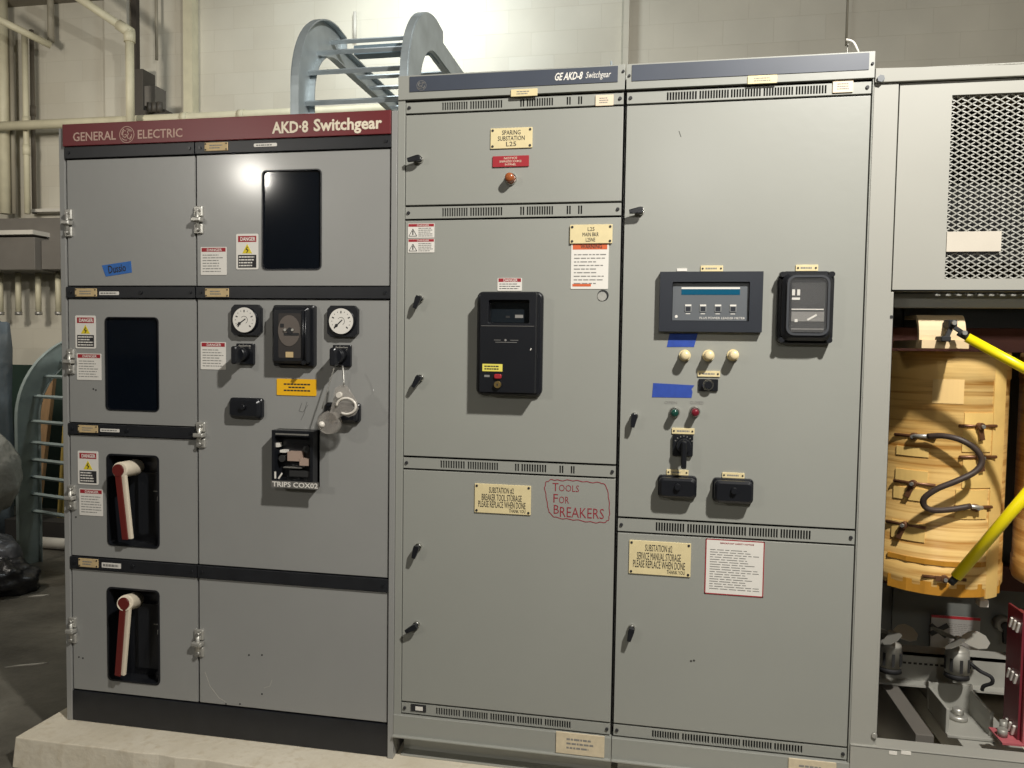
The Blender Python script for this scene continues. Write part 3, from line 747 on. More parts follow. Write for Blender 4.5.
def shell(T, X0, X1, xi0, xi1):
    b = MB(paintM)
    b.box(X0, X1, .10, 1.45, rb+.002, topz)
    for a_, c_ in ((X0, xi0), (xi1, X1)):
        if abs(a_-M1) > .03 or abs(c_-M1) > .03: b.box(a_, c_, -.006, .10, rb+.04, topz)
    b.box(xi0, xi1, .0, .10, topz-.012, topz)
    b.box(X0, X1, -.012, .12, rb, v4-g2)                     # base rail
    b.box(X0, X1, -.024, .0, rb, rb+.006)
    b.build('frame', parent=T, bevel=.0015)
    MB(dark_in).box(X0+.003, X1-.003, .09, .098, rb+.04, topz-.02).build('lining', parent=T)  # dark sheet behind doors and strips, painting the shade in their gaps
    k = MB(paintM); k.box(X0+.02, X1-.002, .06, .09, .119, rb); k.prism([(.06, .119), (.02, .119), (.02, .125), (.055, .130), (.06, .14)], X0+.02, X1-.002, 'x')
    k.build('base_channel', parent=T)
shell(MC, -.938, M1-.001, M0-.002, M1-.012)
shell(RC, M1+.001, R1, M1+.010, R1-.004)
def fascia(T, x0, x1):
    b = MB(paintM); b.box(x0, x1, -.012, .05, zf1+g2, topz-.001); o = b.build('header_panel', parent=T, bevel=.001)
    return o
FM = fascia(MC, -.936, M1-.003); FR = fascia(RC, M1+.003, R1-.001)
X0, X1 = at(410.8, 86).x, at(618, 76).x
q = MB(blue_band); q.box(X0, X1, -.0145, -.012, zf0, topz-.006); sm = q.build('name_stripe', parent=FM, label='slate blue name stripe')
X0, X1 = at(632, 75).x, at(868, 62).x
q = MB(blue_band); q.box(X0, X1, -.0145, -.012, zf0, topz-.006); q.build('name_stripe', parent=FR, label='blank slate blue stripe')
tx = rect(555, 71.5, 611, 80.5, -.0146); W_ = tx[1]-tx[0]
text([('GE AKD-8', tx[0], tx[0]+W_*.50, tx[2]+.004, tx[3], .35)], white, FM, -.0152, bold=.022)
text([('Switchgear', tx[0]+W_*.55, tx[1], tx[2], tx[3]-.002, .35)], white, FM, -.0152, bold=.0)
monogram(at(421.5, 85.5, -.0146), .018, FM, gray_ink, -.0146)
for p in ((623.5, 72.5),): bolt(at(*p), MC, .005, -.012, ink)
for p in ((629.5, 77), (871.5, 65)): bolt(at(*p), RC, .005, -.012, ink)
def grp(l, ox, s_, py, Y=0): return [(at(ox+a/s_, py).x, at(ox+c/s_, py).x) for a, c in l]
IM0, IM1 = M0, M1-.006; IR0, IR1 = M1+.006, R1-.007
mg = [(245, 348), (355, 485), (552, 572), (578, 685), (735, 755), (780, 800)]
vent_strip(IM0, IM1, v1+g2, zf1-g2, grp(mg, 380, 3.94, 104), MC, paintM)
vent_strip(IM0, IM1, v2+g2, d2-g2, grp(mg, 380, 3.94, 212), MC, paintM)
vent_strip(IM0, IM1, v3+g2, d3-g2, grp([(188, 305), (315, 460), (535, 558), (565, 685), (742, 765), (795, 817)], 400, 4.655, 467), MC, paintM)
vent_strip(IM0, IM1, v4+g2, d4-g2, grp([(196, 302), (310, 420), (428, 535), (543, 653), (661, 775)], 390, 4.267, 715), MC, paintM)
vent_strip(IR0, IR1, rv1+g2, rf1-g2, grp([(245, 358), (364, 475), (479, 592), (598, 710), (716, 832)], 600, 3.657, 92), RC, paintM)
vent_strip(IR0, IR1, ev+g2, e1-g2, grp([(180, 296), (304, 415), (420, 540), (548, 665), (672, 795)], 610, 3.94, 532), RC, paintM)
vent_strip(IR0, IR1, gv+g2, g1-g2, grp([(190, 292), (300, 403), (408, 516), (522, 632), (638, 745)], 600, 3.657, 740), RC, paintM)
MD1 = door(MC, paintM, IM0, IM1, d2+g2, v1-g2); MD2 = door(MC, paintM, IM0, IM1, d3+g2, v2-g2); MD3 = door(MC, paintM, IM0, IM1, d4+g2, v3-g2)
RD1 = door(RC, paintM, IR0, IR1, e1+g2, rv1-g2); RD2 = door(RC, paintM, IR0, IR1, g1+g2, ev-g2)
for p, a, T in (((420, 160), 190, MC), ((420.5, 299), 250, MC), ((420.5, 378), 240, MC), ((418.5, 546.5), 255, MC), ((416.5, 624.5), 210, MC),
                ((640.5, 211.5), 188, RC), ((634.5, 416), 262, RC), ((631.5, 628), 258, RC)): lever(p, a, T)
# plates and labels, middle
nameplate((490.7, 128, 532.5, 148.5), [('SPARING', .28, .72, .66, .88, ), ('SUBSTATION', .18, .82, .38, .60), ('L25', .38, .62, .10, .32)], MC, label='cream engraved plate reading SPARING SUBSTATION L25')
nameplate((492.7, 156, 529, 167), [('NOTICE', .32, .68, .68, .88), ('ENERGIZED SOURCE', .2, .8, .40, .58), ('IN PANEL', .35, .65, .12, .3)], MC, M=red, screws=False, name='notice_plate', inkM=cream, label='small red engraved plate')
def lamp(px, r, lensM, par, d=.03, label=None, ringM=None):
    p = at(*px, -.02); b = MB(ringM or chrome); b.cyl((p.x, 0, p.z), (p.x, -.010, p.z), r*(1.45 if r < .015 else 1.25), r*1.2, n=22)
    o = b.build('indicator_lamp', parent=par, label=label)
    l = MB(lensM); l.cyl((p.x, -.01, p.z), (p.x, -d, p.z), r, r*.95, n=22, caps=False); l.dome((p.x, -d, p.z), r*.95, h=r*.5, n=22, m_=4); l.build('lens', parent=o)
    return o
lamp((510, 178), .017, lens_a, MC, .035, 'amber indicator lamp in chrome ring')
nameplate((570, 224.6, 612.5, 243.6), [('L25', .42, .58, .66, .86), ('MAIN BKR', .3, .68, .38, .58), ('L25NE', .38, .6, .1, .3)], MC, Y=-.004, label='cream plate reading L25 above the orange warning sheet')
notice_label((571, 242, 608.5, 289), MC, rows=9, head='WARNING', headM=orange, label='white warning sheet with orange heading', headh=.13, seed=31, name='warning_sheet')
X0, X1, Z0, Z1 = rect(572.5, 284, 591, 286.5); MB(orange).box(X0, X1, -.0025, -.002, Z0, Z1).build('orange_line', parent=MC)
p = at(603, 295.5); b = MB(dark_in); b.cyl((p.x, .0005, p.z), (p.x, -.0008, p.z), .020, n=24); b.use(zinc).cyl((p.x-.003, -.0008, p.z-.003), (p.x-.003, -.0025, p.z-.003), .016, n=24); b.build('hole_plug', parent=MC, label='round metal plug in a punched hole')
for i, px in enumerate(((408, 223.5, 434.5, 237.8), (408, 238.8, 434.5, 252.6))):
    X0, X1, Z0, Z1 = rect(*px, -.001); w, h_ = X1-X0, Z1-Z0; b = MB(white); b.rbox(X0, X1, -.002, -.001, Z0, Z1, .002)
    b.use(red).box(X0+w*.02, X1-w*.02, -.0024, -.002, Z1-h_*.22, Z1-h_*.03); b.use(ink)
    tri = [(X0+w*.04, Z0+h_*.12), (X0+w*.34, Z0+h_*.12), (X0+w*.19, Z0+h_*.62), (X0+w*.04, Z0+h_*.12)]; stroke(b, tri, -.0022, .002)
    b.bar((X0+w*.19, -.0022, Z0+h_*.5), (X0+w*.19, -.0022, Z0+h_*.2), .004, .0006)
    scribble(b, X0+w*.4, X1-w*.05, Z0+h_*.06, Z1-h_*.27, 5, -.002, gray_ink, .45, 40+i)
    o = b.build('danger_label', parent=MC); text([('DANGER', X0+w*.35, X0+w*.8, Z1-h_*.19, Z1-h_*.07, 0)], white, o, -.0028)
notice_label((497.5, 278, 522, 290.8), MC, rows=3, headM=red, headh=.28, seed=50, name='danger_label', inkM=ink)
# electronic trip unit / breaker escutcheon
X0, X1, Z0, Z1 = rect(476.5, 291.5, 542.5, 395.5, -.02); w, h_ = X1-X0, Z1-Z0
b = MB(black_pl); b.rbox(X0, X1, -.022, 0, Z0, Z1, .022, .006)
fx0, fx1 = X0+w*.10, X1-w*.07
b.holed(fx0, fx1, Z0+h_*.035, Z1-h_*.02, (fx0+.030, fx1-.024, Z0+h_*.69, Z1-h_*.09, .006), -.072, -.02)
b.box(fx0+.002, fx1-.002, -.040, -.02, Z0+h_*.05, Z1-h_*.04)
ES = b.build('breaker_escutcheon', parent=MC, label='large black breaker escutcheon box', bevel=.002)
X0 += w*.055
g = MB(mat('smoked_display', (.012, .016, .02), .12)); g.box(fx0+.034, fx1-.026, -.0425, -.040, Z0+h_*.7, Z1-h_*.1)
g.use(gray_ink).box(fx0+w*.5, fx0+w*.62, -.0432, -.0425, Z0+h_*.745, Z0+h_*.775); g.use(dark_in).box(fx0+w*.36, fx0+w*.42, -.0432, -.0425, Z0+h_*.745, Z0+h_*.765); g.build('display', parent=ES)
g = MB(gray_ink); g.box(fx0+.004, fx1-.006, -.0735, -.072, Z0+h_*.664, Z0+h_*.667); g.box(X0+w*.28, X0+w*.6, -.0726, -.072, Z0+h_*.510, Z0+h_*.514); g.box(X0+w*.26, X0+w*.36, -.0726, -.072, Z0+h_*.530, Z0+h_*.534)
g.box(X0+w*.5, X0+w*.62, -.0726, -.072, Z0+h_*.530, Z0+h_*.534); g.cyl((X0+w*.43, -.072, Z0+h_*.532), (X0+w*.43, -.0728, Z0+h_*.532), .004, n=12); g.build('face_marks', parent=ES)
g = MB(mat('pale_yellow_sticker', srgb(228, 216, 96), .5)); g.box(X0+w*.09, X0+w*.39, -.073, -.072, Z0+h_*.235, Z0+h_*.305)
scribble(g, X0+w*.12, X0+w*.37, Z0+h_*.245, Z0+h_*.295, 2, -.073, ink, .5, 61); g.build('sticker', parent=ES, label='pale yellow sticker')
g = MB(red); g.rbox(X0+w*.27, X0+w*.38, -.080, -.072, Z0+h_*.165, Z0+h_*.21, .006, .002); g.build('button', parent=ES, label='red push button')
g = MB(mat('brass_lock', srgb(150, 128, 80), .35, .7)); g.cyl((X0+w*.325, -.072, Z0+h_*.11), (X0+w*.325, -.084, Z0+h_*.11), .013, .012, n=18); g.use(ink).box(X0+w*.315, X0+w*.335, -.0845, -.084, Z0+h_*.1, Z0+h_*.12); g.build('key_lock', parent=ES, label='brass key lock')
g = MB(gray_ink); g.box(X0+w*.12, X0+w*.20, -.0726, -.072, Z0+h_*.18, Z0+h_*.2); g.build('face_marks', parent=ES)
g = MB(white); g.bar((X0+w*.80, -.0732, Z0+h_*.44), (X0+w*.815, -.0732, Z0+h_*.46), .003, .001); g.build('latch_mark', parent=ES)
T4 = [('SUBSTATION #2', .26, .70, .68, .9), ('BREAKER TOOL STORAGE', .13, .84, .44, .66), ('PLEASE REPLACE WHEN DONE', .07, .91, .2, .42), ('THANK YOU', .62, .91, .06, .17)]
nameplate((474.8, 484.5, 531, 513.6), T4, MC, label='cream plate reading SUBSTATION #2 BREAKER TOOL STORAGE')
T5 = [('SUBSTATION #2', .26, .70, .68, .9), ('SERVICE MANUAL STORAGE', .13, .84, .44, .66), ('PLEASE REPLACE WHEN DONE', .07, .91, .2, .42), ('THANK YOU', .62, .91, .06, .17)]
nameplate((629, 541.5, 690.8, 575), T5, RC, label='cream plate reading SUBSTATION #2 SERVICE MANUAL STORAGE')
nameplate((511, 89.2, 537.5, 96.5), 2, MC, Y=-.012, seed=5, screws=False); nameplate((595.5, 95.2, 613.5, 106), 3, MC, seed=6, screws=False, M=mat('pinkish_plate', srgb(222, 204, 178), .5))
nameplate((747.5, 75.6, 777, 83.8), 2, RC, Y=-.012, seed=7, screws=False); nameplate((832.5, 80.5, 853, 92.8), 3, RC, seed=8, screws=False, M=MATS['pinkish_plate'])
nameplate((556, 733.5, 604.5, 754.8), 3, MC, Y=-.013, seed=9, screws=False, M=mat('worn_plate', srgb(204, 190, 162), .6, noise=.1, nscale=50), label='worn cream plate on the base rail')
nameplate((788, 760, 836, 782), 3, RC, Y=-.013, seed=19, screws=False, M=MATS['worn_plate'])
X0, X1, Z0, Z1 = rect(411, 704.5, 426, 711.5, -.001); b = MB(ink); b.box(X0, X1, -.003, -.0, Z0, Z1); b.use(white).box(X0+.018, X1-.012, -.0036, -.003, Z0+.005, Z1-.007); b.build('small_tag', parent=MC)
# red marker writing
def mk(s_, px): 
    X0, X1, Z0, Z1 = rect(*px, 0); return (s_, X0, X1, Z0, Z1, 0)
def scal(b):
    P = [(546.5, 481.5), (552, 479.5), (560, 480.4), (570, 480.2), (580, 481), (590, 482.3), (600, 482.6), (605, 484.5), (607.5, 490), (609, 500), (609.6, 512), (609, 519), (606, 522), (598, 522.6), (588, 521.8), (576, 519.8), (564, 518.8), (554, 517), (549, 512), (547.5, 505), (546, 495), (544.5, 487), (546.5, 481.5)]
    Q = []
    for i, (p, q) in enumerate(zip(P, P[1:])):
        for k in range(4):
            t = k/4; o_ = .55*math.sin((i*4+k)*PI*.5); Q.append((p[0]+(q[0]-p[0])*t+o_*.6, p[1]+(q[1]-p[1])*t+o_))
    stroke(b, [(at(*p).x, at(*p).z) for p in Q+Q[:1]], -.0006, .0026)
text([mk('T', (552.5, 483, 558.5, 491)), mk('OOLS', (559, 485, 579, 491.6)), mk('F', (553.5, 494, 558, 502.5)), mk('OR', (559, 496.5, 569, 503.4)), mk('B', (553.8, 505, 559, 513.6)), mk('REAKERS', (560, 507.8, 604, 518))],
     red_ink, MD3, -.0008, name='marker_writing', extra=scal, label='red marker writing in a scalloped outline', bold=-.006)
# big paper notice, right
notice_label((705, 540, 764, 595.5), RC, rows=17, head='IMPORTANT SAFETY NOTICE', headM=None, edge=red, seed=70, headh=.07, label='white sheet of small print with red border', name='instruction_sheet')
# digital power meter
X0, X1, Z0, Z1 = rect(659.5, 272, 762, 332, -.01); w, h_ = X1-X0, Z1-Z0
b = MB(bezel); hl = (X0+w*.125, X1-w*.125, Z0+h_*.18, Z1-h_*.17, .003)
b.holed(X0, X1, Z0, Z1, hl, -.028, 0); b.box(X0+.002, X1-.002, -.008, -.0, Z0+.002, Z1-.002)
PM = b.build('power_meter', parent=RC, label='wide slate-framed digital power meter')
g = MB(panel_gray); g.box(hl[0]+.002, hl[1]-.002, -.014, -.008, hl[2]+.002, hl[3]-.002); g.use(white).box(hl[0]+w*.09, hl[1]-w*.09, -.0146, -.014, hl[3]-h_*.115, hl[3]-h_*.085); g.build('face_panel', parent=PM, label='gray meter face panel')
g = MB(teal); g.box(hl[0]+w*.09, hl[1]-w*.09, -.0150, -.0135, hl[3]-h_*.21, hl[3]-h_*.12); g.build('display', parent=PM, label='teal liquid crystal display')
for i in range(4):
    cx = X0+w*(.285+.1457*i); q = MB(mat('button_gray', srgb(128, 130, 130), .5)); q.rbox(cx-w*.034, cx+w*.034, -.0165, -.014, Z0+h_*.33, Z0+h_*.46, .003, .001)
    q.use(white).box(cx-w*.03, cx+w*.03, -.0168, -.0165, Z0+h_*.43, Z0+h_*.455); q.use(bezel).box(cx-w*.024, cx+w*.024, -.0168, -.0165, Z0+h_*.345, Z0+h_*.42)
    q.use(white).box(cx-w*.022, cx+w*.022, -.0144, -.0139, Z0+h_*.297, Z0+h_*.308); q.build('button', parent=PM)
text([('PLUS POWER LEADER METER', X0+w*.40, X0+w*.84, Z0+h_*.215, Z0+h_*.25, 0)], white, PM, -.0148)
b = MB(white); c = (hl[0]+w*.045, hl[2]+h_*.075); b.cyl((c[0], -.014, c[1]), (c[0], -.0146, c[1]), .005, n=14); b.build('emblem', parent=PM)
nameplate((700.5, 265.6, 723, 271.6), 1, RC, seed=11); nameplate((795.5, 264.8, 818, 271.2), 1, RC, seed=12)
X0, X1, Z0, Z1 = rect(677, 268.5, 687, 271.2); b = MB(white); b.box(X0, X1, -.003, 0, Z0, Z1); b.build('tag', parent=RC)
# right glass relay
R_, X0, X1, Z0, Z1 = relay((777.5, 271, 834, 344.5), RC, .026, .062, 'black glass-fronted relay with clamped corners'); w, h_ = X1-X0, Z1-Z0; Y = -.062
g = MB(mat('slate_rim', srgb(66, 68, 72), .35)); 
H = rrect(X0+w*.13, X1-w*.12, Z0+h_*.12, Z1-h_*.07, .026); H2 = rrect(X0+w*.17, X1-w*.16, Z0+h_*.15, Z1-h_*.10, .02)
for i in range(len(H)):
    j = (i+1) % len(H); v = [g.vt((p[0], yy, p[1])) for yy in (Y-.008, Y) for p in (H[i], H[j], H2[j], H2[i])]
    for q in ((0, 1, 2, 3), (4, 7, 6, 5), (0, 4, 5, 1), (2, 6, 7, 3)): g.face([v[k] for k in q])
g.build('cover_frame', parent=R_, label='raised gray cover frame')
g = MB(mat('relay_face_gray', srgb(58, 58, 58), .4)); g.box(X0+w*.22, X1-w*.2, Y-.002, Y, Z0+h_*.17, Z1-h_*.17)
g.use(gray_ink).box(X0+w*.22, X1-w*.21, Y-.004, Y-.002, Z0+h_*.31, Z0+h_*.44); g.box(X0+w*.22, X1-w*.21, Y-.004, Y-.002, Z0+h_*.20, Z0+h_*.215)
g.use(white).box(X0+w*.22, X1-w*.22, Y-.0045, Y-.002, Z0+h_*.465, Z0+h_*.48); g.box(X0+w*.22, X0+w*.36, Y-.0045, Y-.002, Z0+h_*.60, Z0+h_*.63)
for fx in (.22, .31): g.box(X0+w*fx, X0+w*(fx+.05), Y-.0045, Y-.002, Z0+h_*.66, Z0+h_*.74)
g.box(X0+w*.28, X0+w*.33, Y-.005, Y-.002, Z0+h_*.30, Z0+h_*.34); g.bar((X0+w*.5, Y-.005, Z0+h_*.33), (X0+w*.66, Y-.005, Z0+h_*.4), .006, .001); g.build('relay_face', parent=R_)
g = MB(mat('clear_glass_cover', (.9, .9, .9), .03, trans=.9, alpha=.25)); g.box(X0+w*.18, X1-w*.17, Y-.0075, Y-.0065, Z0+h_*.16, Z1-h_*.11); g.build('glass_cover', parent=R_)
for fx, fz in ((.08, .06), (.92, .06), (.07, .95), (.93, .95)):
    q = MB(black_pl); q.cyl((X0+w*fx, -.025, Z0+h_*fz), (X0+w*fx, -.05, Z0+h_*fz), .011, .009, n=14); q.build('thumb_screw', parent=R_)
for px in ((685, 355.5), (708.8, 355.5), (733.5, 355.2)): lamp(px, .0165, lens_c, RC, .046, 'cream dome indicator lamp', ringM=brass)
lamp((674.5, 412.8), .0135, lens_g, RC, .040, 'green indicator lamp'); lamp((695, 412.2), .0135, lens_r, RC, .040, 'red indicator lamp')
t1 = rect(664.5, 401.2, 677, 404, 0); t2 = rect(690, 401.2, 703.5, 404.2, 0)
text([('OPEN', *t1, 0), ('CLOSED', *t2, 0)], gray_ink, RC, -.001)
nameplate((697.5, 370.8, 720, 376.8), 1, RC, seed=13)
X0, X1, Z0, Z1 = rect(698.5, 379, 718, 391, -.004); b = MB(black_pl); b.rbox(X0, X1, -.008, 0, Z0, Z1, .003, .001); o = b.build('push_button', parent=RC, label='black push button with chrome ring')
c = at(708.3, 385, -.02); b = MB(chrome); b.cyl((c.x, -.008, c.z), (c.x, -.022, c.z), .0195, .018, n=24); b.use(black_pl).cyl((c.x, -.022, c.z), (c.x, -.026, c.z), .013, n=20); b.build('button_cap', parent=o)
# rotary handle switch and its plate
nameplate((671.8, 428, 694.5, 434), 1, RC, seed=14)
X0, X1, Z0, Z1 = rect(672.5, 434.5, 693, 456, -.01); b = MB(black_pl); b.rbox(X0, X1, -.016, 0, Z0, Z1, .004, .002); o = b.build('rotary_switch', parent=RC, label='black rotary switch with long pistol grip')
g = MB(black_pl); c = ((X0+X1)/2+.003, Z0+(Z1-Z0)*.5); g.cyl((c[0], -.016, c[1]), (c[0], -.045, c[1]), .026, .023, n=24); g.rbox(c[0]-.009, c[0]+.009, -.066, -.045, c[1]-.075, c[1]+.02, .006, .004); g.build('knob', parent=o)
g = MB(steel)
for i in range(7):
    a = math.radians(30+20*i); g.bar((c[0]+.030*math.cos(a), -.0165, c[1]+.030*math.sin(a)), (c[0]+.035*math.cos(a), -.0165, c[1]+.035*math.sin(a)), .003, .0006)
g.build('index_marks', parent=o)
nameplate((666.5, 469.5, 688.5, 475), 1, RC, seed=15); nameplate((722, 472.5, 744.5, 478), 1, RC, seed=16)
test_block((658, 476.5, 697, 498.5), RC, d=.055); test_block((713, 479.5, 754, 503.5), RC, d=.055)
for p in ((691, 662), (693.5, 661), (859, 575)): pass
b = MB(mat('chipped_paint', srgb(54, 52, 48), .7))
for p in ((691, 661), (694, 660.5)):
    c = at(*p); b.cyl((c.x, -.0006, c.z), (c.x, .0004, c.z), .004, .003, n=7)
for pts in ([(679, 131), (681, 137)],): stroke(b, [(at(*p).x, at(*p).z) for p in pts], -.0003, .002)
b.build('paint_chip', parent=RC)

# ---------------------------------------------------------------- blue tape strips
def tape(pts, lab, M, writing=None):
    b = MB(M); b.prism([(at(*p).x, at(*p).z) for p in pts], -.0012, -.0002); o = b.build('tape_strip', label=lab, cat='masking tape'); return o
o = tape([(102, 265.5), (126, 261.8), (131, 261), (132, 272.5), (106, 276.6)], 'light blue masking tape with scrawled pen writing on the upper left cabinet door', blue_tape2)
q = rect(108.5, 264.5, 126, 272.5)
text([('Dussio', *q, 0)], ink, o, -.0018, bold=.01, rot=math.radians(7), pivot=((q[0]+q[1])/2, (q[2]+q[3])/2))
tape([(669.5, 333.6), (697.8, 333.4), (694, 347), (666.8, 347)], 'blue masking tape hanging directly under the digital meter', blue_tape)
tape([(653.2, 383), (694.5, 385.3), (691.5, 389), (692.5, 392), (691.5, 397.8), (652, 397.2)], 'longer strip of blue masking tape beside the black push button', blue_tape)

# ---------------------------------------------------------------- clear lockout cover hanging from the right rotary switch
GT = thing('lockout_cover', 'clear plastic lockout cover dangling from the rotary switch under the right dial meter', 'lockout cover', tuple(at(341, 430, -.10)))
def pxy(p, Y): return tuple(at(*p, Y))
b = MB(steel); b.tube([pxy((342.5, 366), -.085), pxy((343.5, 375), -.10), pxy((344, 386), -.11)], .0035, n=8, sub=3); b.tube([pxy((336, 362), -.06), pxy((329, 385), -.07), pxy((322, 409), -.08)], .0022, n=8, sub=3)
b.build('hanging_wire', parent=GT, label='thin dark hanging wire')
clearM = mat('milky_clear_plastic', srgb(206, 200, 192), .12, trans=.55, alpha=.55, spec=.8)
b = MB(clearM)
def shellpart(pts, Y0, Y1):
    P = [at(*p, (Y0+Y1)/2) for p in pts]; b.prism([(p.x, p.z) for p in P], Y0, Y1)
shellpart([(336, 388), (341, 385), (347, 386), (352, 394), (357, 402), (358, 409), (355, 415), (349, 417), (343, 415), (337, 419), (333, 425), (329, 421), (331, 410), (334, 398)], -.115, -.105)
b.build('upper_shell', parent=GT)
c = at(337, 423, -.1); b = MB(clearM); b.cyl((c.x-.03, -.09, c.z), (c.x-.03, -.115, c.z), .044, .040, n=30); b.build('round_cup', parent=GT)
c = at(347, 406, -.11); b = MB(mat('shell_rim', srgb(216, 210, 200), .25)); 
for r_, cc in ((.032, c),):
    b.tube([(cc.x+r_*math.cos(t)*1.15, -.118, cc.z+r_*math.sin(t)*.9) for t in [math.radians(a) for a in range(-120, 181, 25)]], .0045, n=8, sub=2)
P = at(339.3, 395, -.12); b.cyl((P.x, -.113, P.z), (P.x, -.128, P.z), .012, .010, n=16)
P = at(321.5, 424.5, -.12); b.dome((P.x, -.118, P.z), .012, n=12); b.build('rim', parent=GT, label='pale rim and rivet')

# ================================================================ transformer enclosure
XT = 2.45; zt = at(899.8, 82).z; zbt = (at(890, 290).z+at(1024, 292).z)/2
TE = thing('transformer_enclosure', 'warm gray transformer enclosure with expanded metal grille and open lower bay', 'transformer enclosure', (1.5, .7, .119))
ztop = (at(877, 69).z+at(1024, 65).z)/2; zrail = (at(890, 82.5).z+at(1024, 77.5).z)/2
b = MB(paintT)
b.box(R1+.001, .762, -.004, .05, .30, zrail-.002)                  # post
b.box(.762, .772, .0, .055, .30, zbt-.003)                       # bright return flange
b.build('post', parent=TE, bevel=.0015)
b = MB(paintT); b.box(R1+.001, XT, -.014, .06, zrail, ztop); b.box(R1+.001, XT, -.014, 1.3, ztop-.006, ztop); b.build('top_rail', parent=TE, bevel=.002)
gx0, gx1 = at(948.5, 185).x, 1.95; gz1 = (at(953, 95).z+at(1024, 92).z)/2; gz0 = (at(944, 278).z+at(1024, 279).z)/2
b = MB(paintT); b.holed(.767, XT, zbt, zrail-.003, (gx0, gx1, gz0, gz1, .002), -.0, .02)
b.box(.767, XT, .0, .05, zbt-.0, zbt+.004); b.build('upper_panel', parent=TE)
# expanded metal
cw, chh = .0325, .0187; b = MB(paintT)
nx, nz = int((gx1-gx0)/cw)+1, int((gz1-gz0)/chh)+1
ex, ez = (gx1-gx0)/nx, (gz1-gz0)/nz
for j in range(nz*1):
    for i in range(nx):
        x0, z0 = gx0+i*ex, gz0+j*ez
        L_, T_, R__, B_ = (x0, z0+ez/2), (x0+ex/2, z0+ez), (x0+ex, z0+ez/2), (x0+ex/2, z0)
        for p, q in ((L_, T_), (T_, R__), (R__, B_), (B_, L_)): b.bar((p[0], .010, p[1]), (q[0], .014, q[1]), .0037, .004)
b.build('expanded_metal_grille', parent=TE, label='diamond expanded metal grille')
tx = rect(945.5, 231.5, 1001, 251.5, 0)
b = MB(mat('beige_plate', srgb(196, 188, 174), .5)); b.box(tx[0]+.003, tx[1], -.002, .004, tx[2], tx[3])
b.build('cover_plate', parent=TE, label='pale plate over part of the grille')
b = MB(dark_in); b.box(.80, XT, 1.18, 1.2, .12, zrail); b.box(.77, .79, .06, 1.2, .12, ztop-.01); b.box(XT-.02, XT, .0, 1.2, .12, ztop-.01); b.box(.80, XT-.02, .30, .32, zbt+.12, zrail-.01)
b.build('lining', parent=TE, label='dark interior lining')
baf = mat('gray_baffle', srgb(104, 106, 102), .5, noise=.06)
b = MB(paintT)
zc = at(960, 292).z
b.box(.772, XT, .07, .11, zbt-.050, zbt-.004); b.build('lower_lip', parent=TE, bevel=.001)
b = MB(baf); b.box(.80, XT-.03, .86, .88, at(960, 664, .88).z, 2.4); b.box(1.06, 1.075, .85, .86, .4, 2.4); b.build('rear_baffle', parent=TE)
fb = at(900, 745, 0).z; 
b = MB(paintT); b.box(R1+.001, XT, -.012, .05, .235, .36); b.box(R1+.001, XT, -.012, .06, .352, .358); b.build('bottom_rail', parent=TE, bevel=.002)
b = MB(paintT); b.box(R1+.005, XT, .02, .06, .119, .235); b.build('base_channel', parent=TE)
for px in ((867.5, 734, ), (866.5, 752)):
    c = at(px[0], px[1]); bolt(Vector((c.x+.02, 0, c.z)), TE, .010, -.006, zinc)
c = at(880.5, 79, -.014); q = MB(panel_gray); q.cyl((c.x, -.014, c.z), (c.x, -.022, c.z), .012, n=6); q.build('bolt', parent=TE)
c = at(890, 317, 0); q = MB(ink); q.cyl((.767, -.001, c.z), (.767, .001, c.z), .006, n=10); q.build('screw_hole', parent=TE)
q = MB(white)
for a, c_ in ((902, 910), (914, 924)):
    X0, X1, Z0, Z1 = rect(a-13, 751, c_-13, 754.5, -.012); q.rbox(X0, X1, -.0135, -.012, Z0, Z1, .002)
q.build('slot_marks', parent=TE)

# core clamp beams
def Yz(px, py, Y): return at(px, py, Y).z
z0, z1 = Yz(960, 347, .62), Yz(960, 328, .62)
MB(rusty).box(.80, XT-.03, .60, .70, z0-.02, z1).build('core_clamp', label='red-brown steel core clamp beam above the coils', cat='clamp beam', bevel=.003)
z0, z1 = Yz(1005, 604, .5), Yz(1005, 590, .5)
b = MB(rusty); b.box(.80, XT-.03, .78, .845, z0-.03, z1+.02); b.build('core_clamp', label='red-brown steel core clamp beam under the coils', cat='clamp beam', bevel=.003)

# ---------------------------------------------------------------- coils
def coil(cx, cy, R, z0, z1, label, detail=True):
    T = thing('transformer_coil', label, 'transformer coil', (cx, cy, z0))
    b = MB(coil_m); n = 72; prof = [(R*.86, z0), (R*.97, z0+.006), (R, z0+.025), (R, z0+.085), (R*.985, z0+.09), (R*.985, z1-.10), (R, z1-.095), (R, z1-.02), (R*.985, z1), (R*.7, z1+.002)]
    rings = []
    for r, z in prof:
        rings.append([b.vt((cx+r*math.cos(2*PI*i/n), cy+r*math.sin(2*PI*i/n), z)) for i in range(n)])
    for a, c in zip(rings, rings[1:]):
        for i in range(n): b.face([a[i], a[(i+1) % n], c[(i+1) % n], c[i]], True)
    b.face(rings[0][::-1]); b.face(rings[-1])
    b.build('winding', parent=T)
    return T
CY, CR = .46, .238
CX = at(1003, 475, .46).x-CR-.006
cz0, cz1 = Yz(960, 597, .21), 1.695
TC = coil(CX, CY, CR, cz0, cz1, 'amber varnished cylindrical transformer coil with black jumper cable, nearest the cabinets')
TC2 = coil(CX+.54, CY, CR, cz0, cz1, 'dark varnished transformer coil half hidden at the right edge of the open bay')
